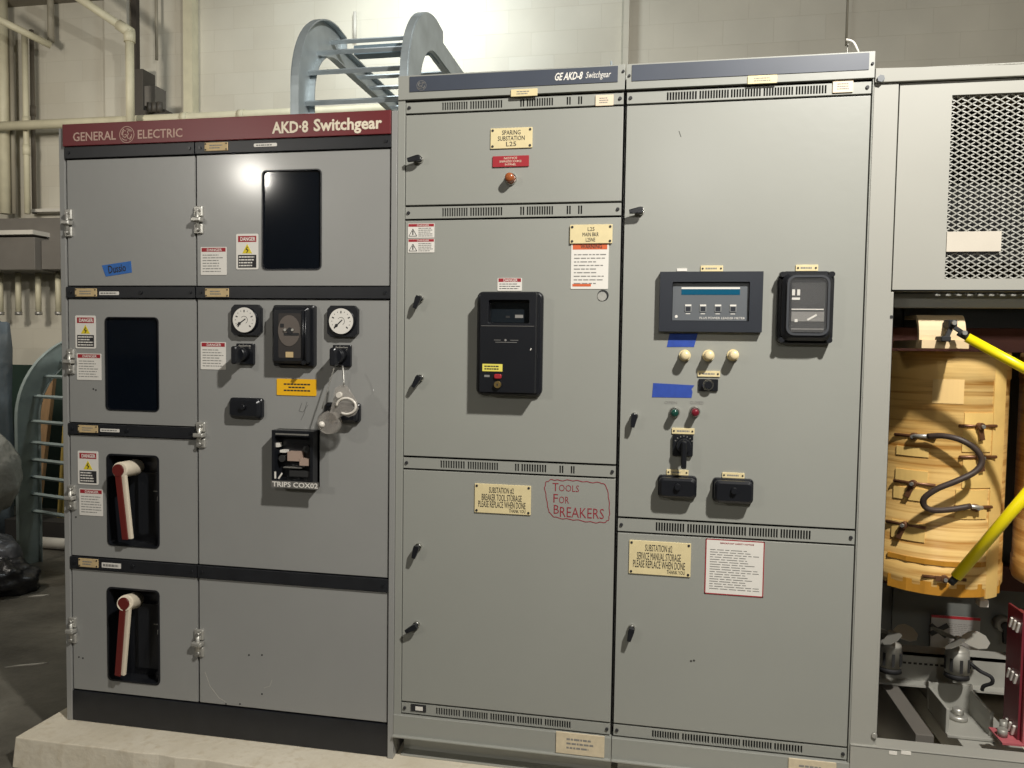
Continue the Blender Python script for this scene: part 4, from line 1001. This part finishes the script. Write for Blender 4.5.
def surf(px, py, off=0.0, R=CR*.985):
    """point on the coil surface seen at the given pixel"""
    d = fw + (px-512)/F*r2 + (384-py)/F*u2
    ox, oy = CAM.x-CX, CAM.y-CY; a = d.x**2+d.y**2; bb = 2*(ox*d.x+oy*d.y); c = ox*ox+oy*oy-R*R
    disc = max(0, bb*bb-4*a*c); t = (-bb-math.sqrt(disc))/(2*a); p = CAM+d*t
    nrm = Vector((p.x-CX, p.y-CY, 0)).normalized(); return p+nrm*off, nrm
def patch(px0, py0, px1, py1, M, name, th=.004, parent=TC, label=None):
    b = MB(M); cols = 6; rows = []
    pc = [surf(px0+(px1-px0)*i/cols, (py0+py1)/2) for i in range(cols+1)]
    za = surf((px0+px1)/2, py1)[0].z; zb = surf((px0+px1)/2, py0)[0].z
    A = []
    for p, n_ in pc:
        A.append([b.vt((p.x+n_.x*o_, p.y+n_.y*o_, z)) for o_, z in ((-.004, za), (th, za), (th, zb), (-.004, zb))])
    for u, v in zip(A, A[1:]):
        for k in range(4): b.face([u[k], v[k], v[(k+1) % 4], u[(k+1) % 4]])
    b.face(A[0]); b.face(A[-1][::-1]); return b.build(name, parent=parent, label=label)
o = patch(932.5, 375, 964, 403.5, paper, 'paper_label', .002, label='paper label with typed lines')
for (x0, y0, x1, y1) in ((964, 413, 992, 427), (962, 430, 990, 452), (897, 447, 929, 456), (896, 470, 928, 484), (962, 460, 990, 488), (955, 490, 986, 519), (894, 488, 928, 500), (892, 522, 925, 540)):
    patch(x0, y0, x1, y1, coil_pale, 'spacer_pad', .004)
patch(990, 352, 1001, 596, coil_pale, 'seam_strip', .004, label='pale vertical seam strip')
for (x0, y0, x1, y1) in ((888, 583, 1003, 596), (888, 561, 1000, 566)):
    patch(x0, y0, min(x1, 998), y1, mat('orange_varnish', srgb(190, 134, 48), .35, noise=.15, nscale=20), 'end_band', .005)
def tap(px, py, ang=-80, L=.05):
    p, n_ = surf(px, py); t = Vector((-n_.y, n_.x, 0)); b = MB(mat('tap_bronze', srgb(120, 84, 60), .4, .5))
    b.cyl(p, p+n_*.022, .013, n=10); a = math.radians(ang); d = t*math.cos(a)+Vector((0, 0, math.sin(a)))
    q = p+n_*.014; b.bar(q, q+d*L, .018, .004, n_)
    b.cyl(p-t*.07, p+t*.07+n_*.0, .006, n=8)
    b.use(steel).cyl(p+n_*.022, p+n_*.032, .007, n=6)
    return b.build('tap_terminal', parent=TC, label='bronze tap terminal with drooping lug')
tap(978, 426); tap(978, 457); tap(914, 483, -110, .055); tap(905.5, 524.5, -110, .055); tap(915, 436, 10, .01); tap(973, 507, 10, .01); tap(944, 578, 180, .03)
def sp(px, py, off): return tuple(surf(px, py)[0]+surf(px, py)[1]*off)
b = MB(cable_m); b.tube([sp(929, 435.5, .03), sp(942, 434.5, .05), sp(955, 438, .07), sp(965, 447, .08), sp(968, 458, .085), sp(963, 468, .085), sp(950, 477, .085), sp(936, 485, .085), sp(927, 494, .08), sp(926, 502, .07), sp(932, 507, .06), sp(946, 507.5, .04), sp(966, 504.5, .028)], .0105, n=12, sub=5)
J = b.build('jumper_cable', parent=TC, label='dark S-shaped jumper cable')
for s0, s1 in (((916, 435.5, .028), (930, 435.5, .03)), ((977, 506.5, .025), (965, 504.6, .028))):
    q = MB(zinc); q.tube([sp(*s0), sp(*s1)], .0075, n=10, sub=1); q.build('lug', parent=J, label='crimped metal cable lug')
# paper tube lead support on top of the coil
YB = .075
a0, a1 = at(919.5, 330, YB), at(966.5, 330, YB); zt0, zt1 = Yz(943, 346, YB), Yz(943, 314.5, YB)
b = MB(mat('pale_insulation', srgb(214, 190, 150), .6, noise=.05, nscale=20)); r_ = (zt1-zt0)*.75
arc = [(YB+r_*.55-r_*.55*math.cos(t), zt0+.02+(zt1-zt0-.02)*math.sin(t)) for t in [PI/2*k/8 for k in range(9)]]
arc2 = [(y_+.014, z_-.010) for y_, z_ in arc[::-1]]
b.prism(arc+[(arc[-1][0]+.12, arc[-1][1])]+[(arc[-1][0]+.12, arc[-1][1]-.012)]+arc2, a0.x, a1.x, 'x')
b.box(a0.x+.004, a1.x+.004, YB-.015, YB+.3, zt0-.008, zt0+.02)
TB = b.build('terminal_support', label='curved pale insulation board with black clamp above the near coil', cat='insulator board')
c0 = at(951.5, 326, YB-.03)
CL = thing('bus_clamp', 'black bolted clamp joining the upper yellow tube to the insulation board', 'clamp', tuple(c0))
c1, c2 = at(945, 339, .04), at(961, 333, .03)
b = MB(black_matte); b.rbox(c0.x-.013, c0.x+.013, .03, YB+.005, c0.z-.006, c0.z+.020, .003, .003); b.rbox(c1.x-.018, c1.x+.012, .02, YB+.005, c1.z-.009, c1.z+.009, .004, .003)
b.bar((c0.x, .045, c0.z), (c1.x, .035, c1.z), .013, .014); b.bar((c0.x, .04, c0.z), (c2.x, .015, c2.z), .012, .012); b.build('clamp_body', parent=CL)
b = MB(steel); b.cyl((c0.x, .03, c0.z+.010), (c0.x, .018, c0.z+.010), .008, n=6); b.cyl((c2.x, .015, c2.z), (c2.x, -.005, c2.z), .008, n=6); b.build('nut', parent=CL)
# yellow tubes
def rod(pa, ya, pb, yb, r, lab):
    A, B = Vector(at(*pa, ya)), Vector(at(*pb, yb)); d = (B-A).normalized()
    T = thing('insulated_tube', lab, 'yellow tube', tuple(A), group=None)
    b = MB(rod_y); n = 20; b.cyl(A, B, r, n=n); b.build('tube', parent=T)
    q = MB(black_matte); q.cyl(A-d*.03, A+d*.004, r*.62, r*.7, n=12); q.build('end_plug', parent=T); return T
rod((967, 337.5), .01, (1075, 396), -.06, .0155, 'upper bright yellow insulated tube sloping down to the right from the clamp')
rod((956, 577), .12, (1070, 443), -.02, .0185, 'lower bright yellow insulated tube rising to the right from the coil foot')
# small white cleat
c = at(980, 600.5, .5); MB(white).rbox(c.x-.016, c.x+.016, .46, .50, c.z-.014, c.z+.014, .003, .002).build('cleat', label='small white square cleat beneath the near coil', cat='cleat')

# ---------------------------------------------------------------- lower bay
yb = .84
X0, X1, Z0, Z1 = rect(930.5, 616, 979.5, 646, yb)
b = MB(silver_lbl); b.box(X0, X1, yb-.004, yb, Z0-.03, Z1); b.use(red).box(X0, X1, yb-.005, yb-.004, Z1-.012, Z1); b.use(ink)
cx, cz = X0+(X1-X0)*.17, Z0+(Z1-Z0)*.5
b.bar((cx-.035, yb-.0048, cz-.02), (cx+.035, yb-.0048, cz+.025), .022, .001); b.bar((cx-.035, yb-.0048, cz+.022), (cx+.03, yb-.0048, cz-.028), .018, .001)
scribble(b, X0+(X1-X0)*.36, X1-.02, Z0+.02, Z1-.03, 10, yb-.004, gray_ink, .35, 88)
b.build('safety_placard', label='silver placard with red top edge on the baffle behind the fans', cat='placard')
# cross channel
yc = .56; z0, z1 = Yz(960, 684, yc), Yz(960, 657, yc)
b = MB(paintT); b.box(.80, XT-.03, yc, yc+.012, z0, z1); b.box(.80, XT-.03, yc, yc+.09, z1-.01, z1); b.box(.80, XT-.03, yc-.05, yc+.012, z0-.008, z0)
b.use(dark_in)
for i in range(22): b.box(.86+i*.02, .872+i*.02, yc-.001, yc, z1-.045, z1-.037)
b.build('cross_channel', label='gray perforated steel channel running across the lower bay', cat='steel channel')
# fans
def fan(px, py, lab, s=1.0, tilt=10):
    c = Vector(at(px, py, .44)); T = thing('cooling_fan', lab, 'cooling fan', tuple(c), group='cooling fans under the coils')
    b = MB(fanm); b.cyl(c+Vector((0, 0, -.03)), c+Vector((0, 0, .05)), .052*s, .050*s, n=24); b.dome(c+Vector((0, 0, .05)), .050*s, (0, 0, 1), .025, n=24)
    b.use(dark_in)
    for k in range(8):
        a = 2*PI*k/8; b.bar(c+Vector((.052*s*math.cos(a), .052*s*math.sin(a), -.02)), c+Vector((.052*s*math.cos(a), .052*s*math.sin(a), .03)), .010, .004, (math.cos(a), math.sin(a), 0))
    b.build('motor', parent=T)
    b = MB(black_matte); b.cyl(c+Vector((0, 0, -.05)), c+Vector((0, 0, -.03)), .054*s, .05*s, n=24); b.box(c.x-.02, c.x+.02, c.y, .505, c.z-.055, c.z-.035); b.build('mount', parent=T)
    h = c+Vector((0, 0, .095)); q = MB(fanm); q.cyl(c+Vector((0, 0, .07)), h+Vector((0, 0, .012)), .012, n=12); q.build('hub', parent=T)
    for k in range(3):
        a = math.radians(tilt+120*k); d = Vector((math.cos(a), math.sin(a), 0)); t = Vector((-math.sin(a), math.cos(a), 0)); up_ = Vector((0, 0, 1))
        q = MB(fanm); pts = [(.01, -.012), (.03, -.035), (.07, -.055), (.11, -.05), (.135, -.02), (.13, .02), (.10, .045), (.06, .04), (.02, .015)]
        A = []; B = []
        for u, v in pts:
            p = h+d*u*s+t*v*s*.8+up_*(v*.55*s+.006); A.append(q.vt(p+up_*.0012)); B.append(q.vt(p-up_*.0012))
        q.face(A); q.face(B[::-1])
        for i in range(len(A)): q.face([A[i], B[i], B[(i+1) % len(A)], A[(i+1) % len(A)]])
        q.build('blade', parent=T)
    return T
fan(890, 658, 'gray three-bladed cooling fan partly hidden behind the enclosure post', .8, 20)
fan(957, 664, 'gray three-bladed cooling fan in front of the silver placard', .82, 5)
b = MB(black_matte); b.tube([tuple(at(970, 663, .46)), tuple(at(980, 671, .44)), tuple(at(991, 677, .42)), tuple(at(992, 683, .42)), tuple(at(984, 686, .44)), tuple(at(982, 690, .45))], .007, n=10, sub=5)
b.build('fan_cable', label='black cable curling from the second fan', cat='cable')
# lifting eye / insulator on the rear baffle
c = at(1001, 622.5, .84); b = MB(fanm); b.cyl((c.x, .84, c.z), (c.x, .80, c.z), .036, .030, n=20); b.use(black_matte).cyl((c.x, .80, c.z), (c.x, .785, c.z), .018, n=12); b.bar((c.x, .80, c.z-.01), (c.x+.005, .80, c.z-.075), .02, .02)
b.build('standoff_insulator', label='round standoff with dark stem on the gray baffle', cat='insulator')
# base members running front to back
b = MB(paintT); zb = .275
b.prism([(.11, zb-.10), (1.15, zb-.10), (1.15, zb), (.11, zb)], 1.13, 1.34, 'x')
b.build('skid_beam', label='wide flat gray skid beam running back under the coil', cat='steel beam', bevel=.004)
b = MB(trough_m); b.box(.93, .99, .11, 1.15, .119, .36); b.build('skid_beam', label='narrow dark gray skid beam beside the enclosure post', cat='steel beam', bevel=.003)
# U foot with bolt
c0 = at(958, 712, .42); fz = zb+.002
FT = thing('vibration_mount', 'gray steel U-shaped foot with bolt below the second fan', 'mounting foot', (c0.x, .42, fz))
b = MB(paintT); x0, x1 = c0.x-.085, c0.x+.075
b.box(x0, x1, .28, .50, fz, fz+.012); b.box(x0, x0+.012, .30, .50, fz, fz+.10); b.box(x1-.012, x1, .30, .50, fz, fz+.10); b.box(x0, x1, .485, .5, fz, fz+.12); b.build('bracket', parent=FT, bevel=.003)
b = MB(zinc); b.cyl((c0.x, .42, fz+.012), (c0.x, .42, fz+.03), .034, n=24); b.cyl((c0.x, .42, fz+.03), (c0.x, .42, fz+.055), .02, n=6); b.build('bolt', parent=FT)
# red fibreglass post
c0 = at(1004, 728, .20)
RB = thing('red_bracket', 'tall dark red insulating upright with pink front edge and white cleats', 'insulating bracket', (c0.x, .22, .36))
zt_ = at(1018, 606, .20).z
xw = at(1013, 670, .2).x
b = MB(red_br); b.box(xw-.004, xw+.004, .11, .17, .37, zt_); b.box(xw-.012, xw-.004, .12, .23, .37, zt_); b.build('web', parent=RB)
b = MB(pink_br); b.box(xw-.004, xw+.035, .10, .11, .37, zt_-.01); b.box(xw-.07, xw+.10, .09, .20, .362, .369); b.build('flange', parent=RB, label='pink front flange and base plate')
for zz in (zt_-.06, zt_-.24, zt_-.42):
    q = MB(white)
    for k in range(3): q.bar((xw-.016, .135+.026*k, zz+.02), (xw-.016, .15+.026*k, zz-.015), .008, .008, (1, 0, 0))
    q.build('cleat', parent=RB, label='white slanted cleats')
q = MB(fanm); q.cyl((xw-.05, .14, .37), (xw-.05, .14, .395), .016, n=14); q.cyl((xw-.035, .17, .37), (xw-.035, .17, .41), .012, n=14); q.build('terminal', parent=RB)

# ================================================================ things above and behind
def ladder_tray(label, xl, xr, prof_o, prof_i, rungs, M=galv, rot=None, splice=None, thick=.012, name='cable_ladder', rr=.011):
    """prof: list of (Y,Z) outer and inner edge; rails are flat plates in planes x=xl, x=xr"""
    T = thing(name, label, 'cable tray', (0, 0, 0) if rot is None else rot[0])
    mtx = Matrix.Identity(4) if rot is None else Matrix.Translation(rot[0]) @ Matrix.Rotation(rot[1], 4, 'Z')
    for x in (xl, xr):
        b = MB(M); b.M = mtx; n = len(prof_o)
        V = [[b.vt((x+s_*thick/2, p[0], p[1])) for s_ in (-1, 1) for p in (po, pi)] for po, pi in zip(prof_o, prof_i)]
        for u, v in zip(V, V[1:]):
            for q in ((0, 1), (3, 2)): b.face([u[q[0]], u[q[1]], v[q[1]], v[q[0]]])
            b.face([u[0], u[2], v[2], v[0]]); b.face([u[1], u[3], v[3], v[1]])
        b.face([V[0][0], V[0][1], V[0][3], V[0][2]]); b.face([V[-1][0], V[-1][1], V[-1][3], V[-1][2]])
        # rolled outer lip
        for pr_, s_ in ((prof_o, 1), (prof_i, 1)):
            inner = 1 if x == xl else -1
            for p, q in zip(pr_, pr_[1:]): b.bar((x+inner*.016, p[0], p[1]), (x+inner*.016, q[0], q[1]), .006, .032, (1, 0, 0))
        b.build('side_rail', parent=T)
    for (y, z) in rungs:
        b = MB(M); b.M = mtx; b.bar((xl+.006, y, z), (xr-.006, y, z), .024, .016, (0, -.5, .8)); b.build('rung', parent=T)
    if splice:
        for k in splice:
            b = MB(mat('blue_gray_splice', srgb(120, 140, 152), .5, .3)); b.M = mtx; b.box(*k); b.build('splice_plate', parent=T)
    return T
def elbow(y0, z0, zs, Ro, w, yend, drop=0.0):
    """vertical riser at y0 from z0 to zs, 90 degree bend of outer radius Ro, then level run back to yend"""
    o, i = [(y0, z0)], [(y0+w, z0)]
    for k in range(17):
        a = PI-PI/2*k/16; o.append((y0+Ro+Ro*math.cos(a), zs+Ro*math.sin(a))); i.append((y0+Ro+(Ro-w)*math.cos(a), zs+(Ro-w)*math.sin(a)))
    if drop: o.append((y0+Ro+.10, zs+Ro-.01)); i.append((y0+Ro+.10, zs+Ro-w)); o.append((y0+Ro+.105, zs+Ro-drop)); i.append((y0+Ro+.105, zs+Ro-w))
    o.append((yend, zs+Ro-drop)); i.append((yend, zs+Ro-w)); return o, i
po, pi = elbow(.28, 2.56, 2.76, .395, .15, 3.85, .06)
mid = [((a[0]+b_[0])/2, (a[1]+b_[1])/2) for a, b_ in zip(po, pi)]
rg = [(.40, at(345, 101.5, .40).z), (.43, at(345, 71, .43).z), (.52, at(345, 51.5, .52).z), (.66, at(370, 40, .66).z)] + [(.95+.16*k, 3.02) for k in range(18)]
ladder_tray('curved galvanised cable ladder rising off the cabinet top and running back to the wall', -1.5, -1.0, po, pi, rg,
            splice=[(-1.36, -1.02, .60, .66, at(375, 56, .63).z, at(375, 47, .63).z), (-1.018, -1.012, .60, .78, 3.0, 3.16)])
# U shaped anchor standing on the level run, wire hook on the right cabinet
c = at(427, 72, .9); b = MB(galv); b.tube([(c.x-.02, .75, 3.04), (c.x-.02, .75, 3.12), (c.x, .75, 3.16), (c.x+.02, .75, 3.12), (c.x+.02, .75, 3.04)], .009, n=8, sub=4)
# (visible between the rungs)
b.build('anchor_shackle', label='small steel loop standing between the ladder rungs', cat='shackle')
c = at(848, 53.5, .05)
b = MB(white); b.tube([tuple(at(859, 54.5, .06)), tuple(at(857, 49, .05)), tuple(at(853, 42, .05)), tuple(at(846, 39.5, .05))], .004, n=8, sub=5)
b.use(steel).tube([tuple(at(847, 55, .06)), tuple(at(848, 44, .07)), tuple(at(851, 41, .06))], .0018, n=6, sub=4)
b.build('wire_hook', label='bent white wire hook on top of the right cabinet', cat='hook')
b = MB(galv); c = at(611, 60, .1); b.cyl((c.x, .12, topz), (c.x, .12, topz+.06), .004, n=8); b.build('threaded_stud', label='thin upright stud on top of the middle cabinet', cat='stud')
# second tray lying on end at far left
R0 = (Vector((-4.62, 2.12, 0)), math.radians(-14))
po, pi = elbow(0, 0.0, 1.10, .64, .17, .9)
rg = [(.12, z) for z in (.40, .53, .66, .79, .92, 1.08)]+[(.62-.50*math.cos(a), 1.10+.50*math.sin(a)) for a in (.34, .68, 1.02, 1.36)]
ladder_tray('weathered curved cable ladder section standing on the floor behind the left cabinet', 0, .95, po, pi, rg, galv_dull, rot=R0)
# plank leaning
A, B = Vector(at(52, 366, 2.9)), Vector(at(36, 505, 2.75)); B.z = max(B.z, .02); d = (B-A).normalized()
t_ = (0.02-A.z)/d.z; B = A+d*t_
b = MB(wood_old); b.bar(A, B, .085, .04, (0, -1, .1)); b.build('wooden_plank', label='rough wooden plank leaning behind the weathered cable ladder', cat='plank', bevel=.004)
A = Vector(at(64, 355, 3.2)); 
b = MB(mat('yellow_plank', srgb(170, 146, 74), .8)); A.x += .07; b.bar(A, Vector((A.x, 3.05, .02)), .05, .04, (0, -1, .1)); b.build('wooden_plank', label='yellowish plank upright right beside the left cabinet edge', cat='plank')

# wrapped crate, wrapped bundle, tarp, floor pipe
p0 = at(-60, 318, 2.45); p1 = at(11.5, 322, 2.85)
b = MB(wrap_blue); b.box(p1.x-.7, p1.x, 2.45, 2.85, .0, p1.z)
bmesh.ops.subdivide_edges(b.bm, edges=b.bm.edges, cuts=7, use_grid_fill=True)
for v in b.bm.verts: v.co += Vector([random.uniform(-.012, .012) for _ in range(3)])
b.bm.verts.ensure_lookup_table()
o = b.build('wrapped_crate', label='tall blue-gray plastic wrapped crate at the left edge', cat='wrapped crate')
for f in o.data.polygons: f.use_smooth = True
p0 = at(-40, 440, 1.75); p1 = at(22, 470, 1.75)
def lump(cx, cy, cz, rx, ry, rz, M, amp=.06, seed=0, flatz=None):
    b = MB(M); r = random.Random(seed); ph = [r.uniform(0, 6) for _ in range(6)]; n, m_ = 40, 24; rows = []
    for j in range(m_+1):
        th = PI*j/m_; row = []
        for i in range(n):
            f = 2*PI*i/n; k = 1+amp*(math.sin(3*f+ph[0]+2*th)+.6*math.sin(7*f+ph[1]-5*th)+.5*math.sin(9*th+ph[2]+2*f)+.35*math.sin(13*f+11*th+ph[3]))
            z = cz+rz*math.cos(th)*k
            if flatz is not None: z = max(z, flatz)
            row.append(b.vt((cx+rx*math.sin(th)*math.cos(f)*k, cy+ry*math.sin(th)*math.sin(f)*k, z)))
        rows.append(row)
    for u, v in zip(rows, rows[1:]):
        for i in range(n): b.face([u[i], u[(i+1) % n], v[(i+1) % n], v[i]], True)
    return b
c = at(-12, 478, 1.78)
lump(c.x, 1.78, c.z+.04, .21, .18, .28, wrap, .045, 3).build('wrapped_bundle', label='clear plastic wrapped bundle in front of the blue-gray crate', cat='wrapped bundle')
c = at(-14, 545, 1.78)
b = lump(c.x, 1.78, .17, .23, .17, .17, mat('gray_wrap_skirt', srgb(92, 92, 96), .3, noise=.2, nscale=6, bump=.7, bscale=20), .05, 5, .0)
b.build('wrapped_bundle', label='grayish bagged bundle between the clear wrapped one and the black tarp', cat='wrapped bundle')
c = at(2, 575, 1.62)
lump(c.x, 1.62, .08, .22, .18, .13, tarp, .09, 9, .002).build('black_tarp', label='crumpled black plastic sheet on the floor at left', cat='plastic sheet')
A, B = Vector(at(22, 549, 2.6)), Vector(at(110, 552, 2.6)); A.z = B.z = .05
MB(pvc).cyl(A, B, .045, n=20).build('floor_pipe', label='white pipe lying on the floor left of the cabinet', cat='pipe')
b = MB(mat('dark_steel_beam', srgb(46, 44, 42), .6)); b.box(-7, -3.7, 2.75, 2.9, .0, .18); b.build('floor_beam', label='dark low steel beam on the floor under the weathered cable ladder', cat='beam')
# debris on floor
for (px, py, L_, a) in ((37, 597, .1, .3), (22, 668, .17, .35)):
    d_ = fw + (px-512)/F*r2 + (384-py)/F*u2; P = CAM+d_*(-CAM.z/d_.z)
    b = MB(mat('paper_scrap', srgb(180, 176, 166), .7)); b.prism([(P.x-L_/2, P.y-.02), (P.x+L_*.3, P.y-.015+a*L_), (P.x+L_/2, P.y+.02+a*L_), (P.x-L_*.2, P.y+.02)], .0005, .006, 'z')
    b.build('floor_scrap', label='pale scrap on the dark floor '+('beyond the far corner near the pipe' if py < 600 else 'left of the lowest cabinet handle'), cat='debris')

# ---------------------------------------------------------------- wall services
def wx(px, py, Y): return at(px, py, Y)
def vpipe(px, y0, y1, Y, r, name, label, cat='pipe', M=pipe_cream, coup=()):
    a = at(px, y0, Y); c = at(px, y1, Y); T = thing(name, label, cat, (a.x, Y, c.z))
    b = MB(M); b.cyl((a.x, Y, c.z), (a.x, Y, a.z), r, n=18); b.build('pipe_run', parent=T)
    for k in coup:
        z = at(px, k, Y).z; q = MB(M); q.cyl((a.x, Y, z-.05), (a.x, Y, z+.05), r*1.25, n=18); q.build('coupling', parent=T)
    return T
# wall duct
Yd = 3.55
x1 = at(45, 255, Yd).x; x2 = at(72, 225, Yd).x
DT = thing('wireway', 'dark gray horizontal wireway on the wall at far left', 'wireway', (x1-.8, Yd, at(20, 272, Yd).z))
za, zb_ = at(30, 271, Yd).z, at(30, 239, Yd).z; zc_, zd = at(30, 242, Yd).z, at(30, 217, Yd).z
b = MB(trough_m); b.box(-8.2, x1, Yd-.12, 3.88, za, zb_); b.box(x1+.006, x2+.4, Yd-.05, 3.88, za+.01, zb_-.02); b.build('lower_duct', parent=DT, bevel=.004)
b = MB(trough_m); b.box(-8.2, x2+.4, Yd+.05, 3.88, zc_, zd); b.build('upper_duct', parent=DT, bevel=.004)
zl_ = at(30, 232.5, Yd-.12).z
b = MB(pvc); b.box(-8.2, x1+.01, Yd-.15, Yd+.05, zl_-.02, zl_+.02); b.build('lid_edge', parent=DT, label='pale lid edge')
b = MB(pvc); z_ = at(50, 210.5, 3.8).z; b.box(at(30, 210, 3.8).x, x2+.4, 3.78, 3.885, z_-.015, z_+.015); b.build('edge_strip', parent=DT, label='pale strip')
for i, px in enumerate((0, 18, 38, 58)):
    a = at(px, 274, 3.72); c = at(px, 313, 3.72)
    T = thing('conduit_stub', 'cream conduit stub hanging below the wireway, '+('cut by the picture edge', 'leftmost whole one', 'middle of the three whole ones', 'nearest the cabinet')[i], 'conduit', (a.x, 3.72, c.z), group='conduit stubs under the wireway')
    b = MB(pipe_cream); b.cyl((a.x, 3.72, c.z), (a.x, 3.72, a.z+.03), .026, n=16); b.build('pipe_run', parent=T)
    b = MB(steel); b.cyl((a.x, 3.72, c.z-.02), (a.x, 3.72, c.z+.012), .032, n=12); b.build('bushing', parent=T)
vpipe(1, -30, 214, 3.74, .05, 'wall_pipe', 'thick cream pipe at the very left edge above the wireway')
vpipe(24.5, 30, 214, 3.68, .026, 'wall_pipe', 'slim cream conduit dropping to the wireway, second from the left edge', coup=(122, 150))
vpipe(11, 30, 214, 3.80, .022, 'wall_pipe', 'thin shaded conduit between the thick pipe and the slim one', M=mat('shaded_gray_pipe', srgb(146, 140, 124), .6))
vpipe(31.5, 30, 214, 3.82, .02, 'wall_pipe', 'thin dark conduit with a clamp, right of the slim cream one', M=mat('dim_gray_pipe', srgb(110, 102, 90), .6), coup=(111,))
vpipe(50, -30, 42, 3.80, .03, 'wall_pipe', 'short cream pipe dropping from above to the sloping conduit', M=MATS['shaded_gray_pipe'])
vpipe(156, -30, 60, 3.82, .014, 'wall_pipe', 'thin vertical conduit on the wall above the maroon banner', M=MATS['shaded_gray_pipe'])
vpipe(849, -30, 45, 3.88, .007, 'wall_pipe', 'thin vertical wire conduit on the wall above the right cabinet', M=MATS['shaded_gray_pipe'])
vpipe(355, 12, 40, 3.86, .016, 'wall_pipe', 'short pale conduit end on the wall between the ladder hoops', M=pvc)
# horizontal conduit behind the cabinet
z_ = (at(0, 127.5, 3.6).z+at(256, 113.5, 3.6).z)/2; HX0, HX1 = -8.5, -1.2
T = thing('wall_conduit', 'long horizontal cream conduit along the wall behind the left cabinet', 'conduit', ((HX0+HX1)/2, 3.6, z_))
b = MB(pipe_cream); b.cyl((HX0, 3.6, z_), (HX1, 3.6, z_), .042, n=18); b.build('pipe_run', parent=T)
for px in (185, 242):
    x = at(px, 115, 3.6).x; b = MB(pipe_cream); b.cyl((x-.03, 3.6, z_), (x+.03, 3.6, z_), .05, n=18); b.build('coupling', parent=T)
# big elbow pipe
A, E_, D_ = at(129.5, 118, 3.45), at(129.5, 32, 3.45), at(70, -8, 3.3)
T = thing('elbow_pipe', 'bright cream pipe with elbow dropping toward the maroon banner', 'pipe', (A.x, 3.45, A.z))
b = MB(pipe_cream); b.cyl((E_.x, 3.45, A.z-.1), (E_.x, 3.45, E_.z), .036, n=20); b.build('vertical_run', parent=T)
b = MB(pipe_cream); b.cyl(E_, D_+(D_-E_)*.4, .036, n=20); b.build('sloping_run', parent=T)
b = MB(pipe_cream); b.cyl((E_.x, 3.45, E_.z-.09), (E_.x, 3.45, E_.z+.01), .048, n=20); dd = (D_-E_).normalized(); b.cyl(E_-dd*.02, E_+dd*.11, .048, n=20); b.dome(E_, .048, (0, 0, 1), n=20); b.build('elbow', parent=T)
A, B = Vector(at(-12, 14, 3.3)), Vector(at(51, 45.5, 3.7))
MB(pipe_cream).cyl(A, B, .032, n=16).build('sloping_conduit', label='cream conduit sloping down at the top left corner', cat='conduit')
# junction boxes
bx0, bx1, bz0, bz1 = rect(136, 70, 145, 118, 3.75)
b = MB(mat('dark_box', srgb(70, 66, 60), .6)); b.box(bx0, bx1, 3.72, 3.9, bz0, bz1); b.build('junction_box', label='tall narrow dark box beside the bright elbow pipe', cat='junction box', bevel=.004)
bx0, bx1, bz0, bz1 = rect(145, 86, 156, 106, 3.75)
b = MB(trough_m); b.box(bx0, bx1, 3.74, 3.9, bz0, bz1); b.build('junction_box', label='small gray box right of the tall dark box', cat='junction box', bevel=.004)
bx = rect(150, 104, 165, 113, 3.7); b = MB(MATS['dark_box'])
for k in range(3): xx = bx[0]+(bx[1]-bx[0])*(k+.5)/3; b.cyl((xx, 3.66, bx[2]), (xx, 3.66, bx[3]), .026, n=12)
b.box(bx[0]-.1, bx[1], 3.7, 3.9, bx[2]-.02, bx[2]+.03); b.build('valve_cluster', label='cluster of dark fittings above the banner beside the boxes', cat='fitting')
c = at(98, 119, .6); zc2 = zr0
b = MB(galv_dull); c = at(97, 118, .5); b.dome((c.x, .5, zr0), .045, (0, 0, 1), .055, n=18); b.cyl((c.x+.05, .5, zr0), (c.x+.05, .5, zr0+.045), .014, n=10)
b.build('vent_cap', label='small gray domed cap on top of the banner cabinet', cat='cap')

# ================================================================ light
def area(loc, target, size, power, col=(1, .94, .84), shape='DISK'):
    l = bpy.data.lights.new('lamp', 'AREA'); l.shape = shape; l.size = size; l.energy = power; l.color = col
    o = bpy.data.objects.new('lamp', l); COL.objects.link(o); o.location = loc
    o.rotation_euler = (Vector(target)-Vector(loc)).to_track_quat('-Z', 'Y').to_euler(); return o
area((1.4, -2.35, 4.3), (.3, 0, 1.2), .18, 222, (1, .965, .9))
area((.33, -6.6, 3.8), (0, 0, 1.5), .4, 36, (1, .965, .9))
area((-4.9, -6.0, 3.75), (-2, 0, 1.5), .3, 55, (1, .95, .86))
area((-2.0, 2.5, 5.0), (-2.0, 3.9, 3.4), .7, 52, (.90, .98, 1.0))
area((-4.9, .7, 3.5), (-5.6, 3.9, 1.8), .5, 58, (1, .93, .82))  # added fill without a fixture, brightens the lower left wall
W = bpy.data.worlds.new('world'); bpy.context.scene.world = W; W.use_nodes = True
W.node_tree.nodes['Background'].inputs[0].default_value = (.5, .5, .5, 1); W.node_tree.nodes['Background'].inputs[1].default_value = .05
vs = bpy.context.scene.view_settings
vs.view_transform = 'Standard'; vs.look = 'None'; vs.gamma = 1; vs.use_curve_mapping = False; vs.exposure = 0.0
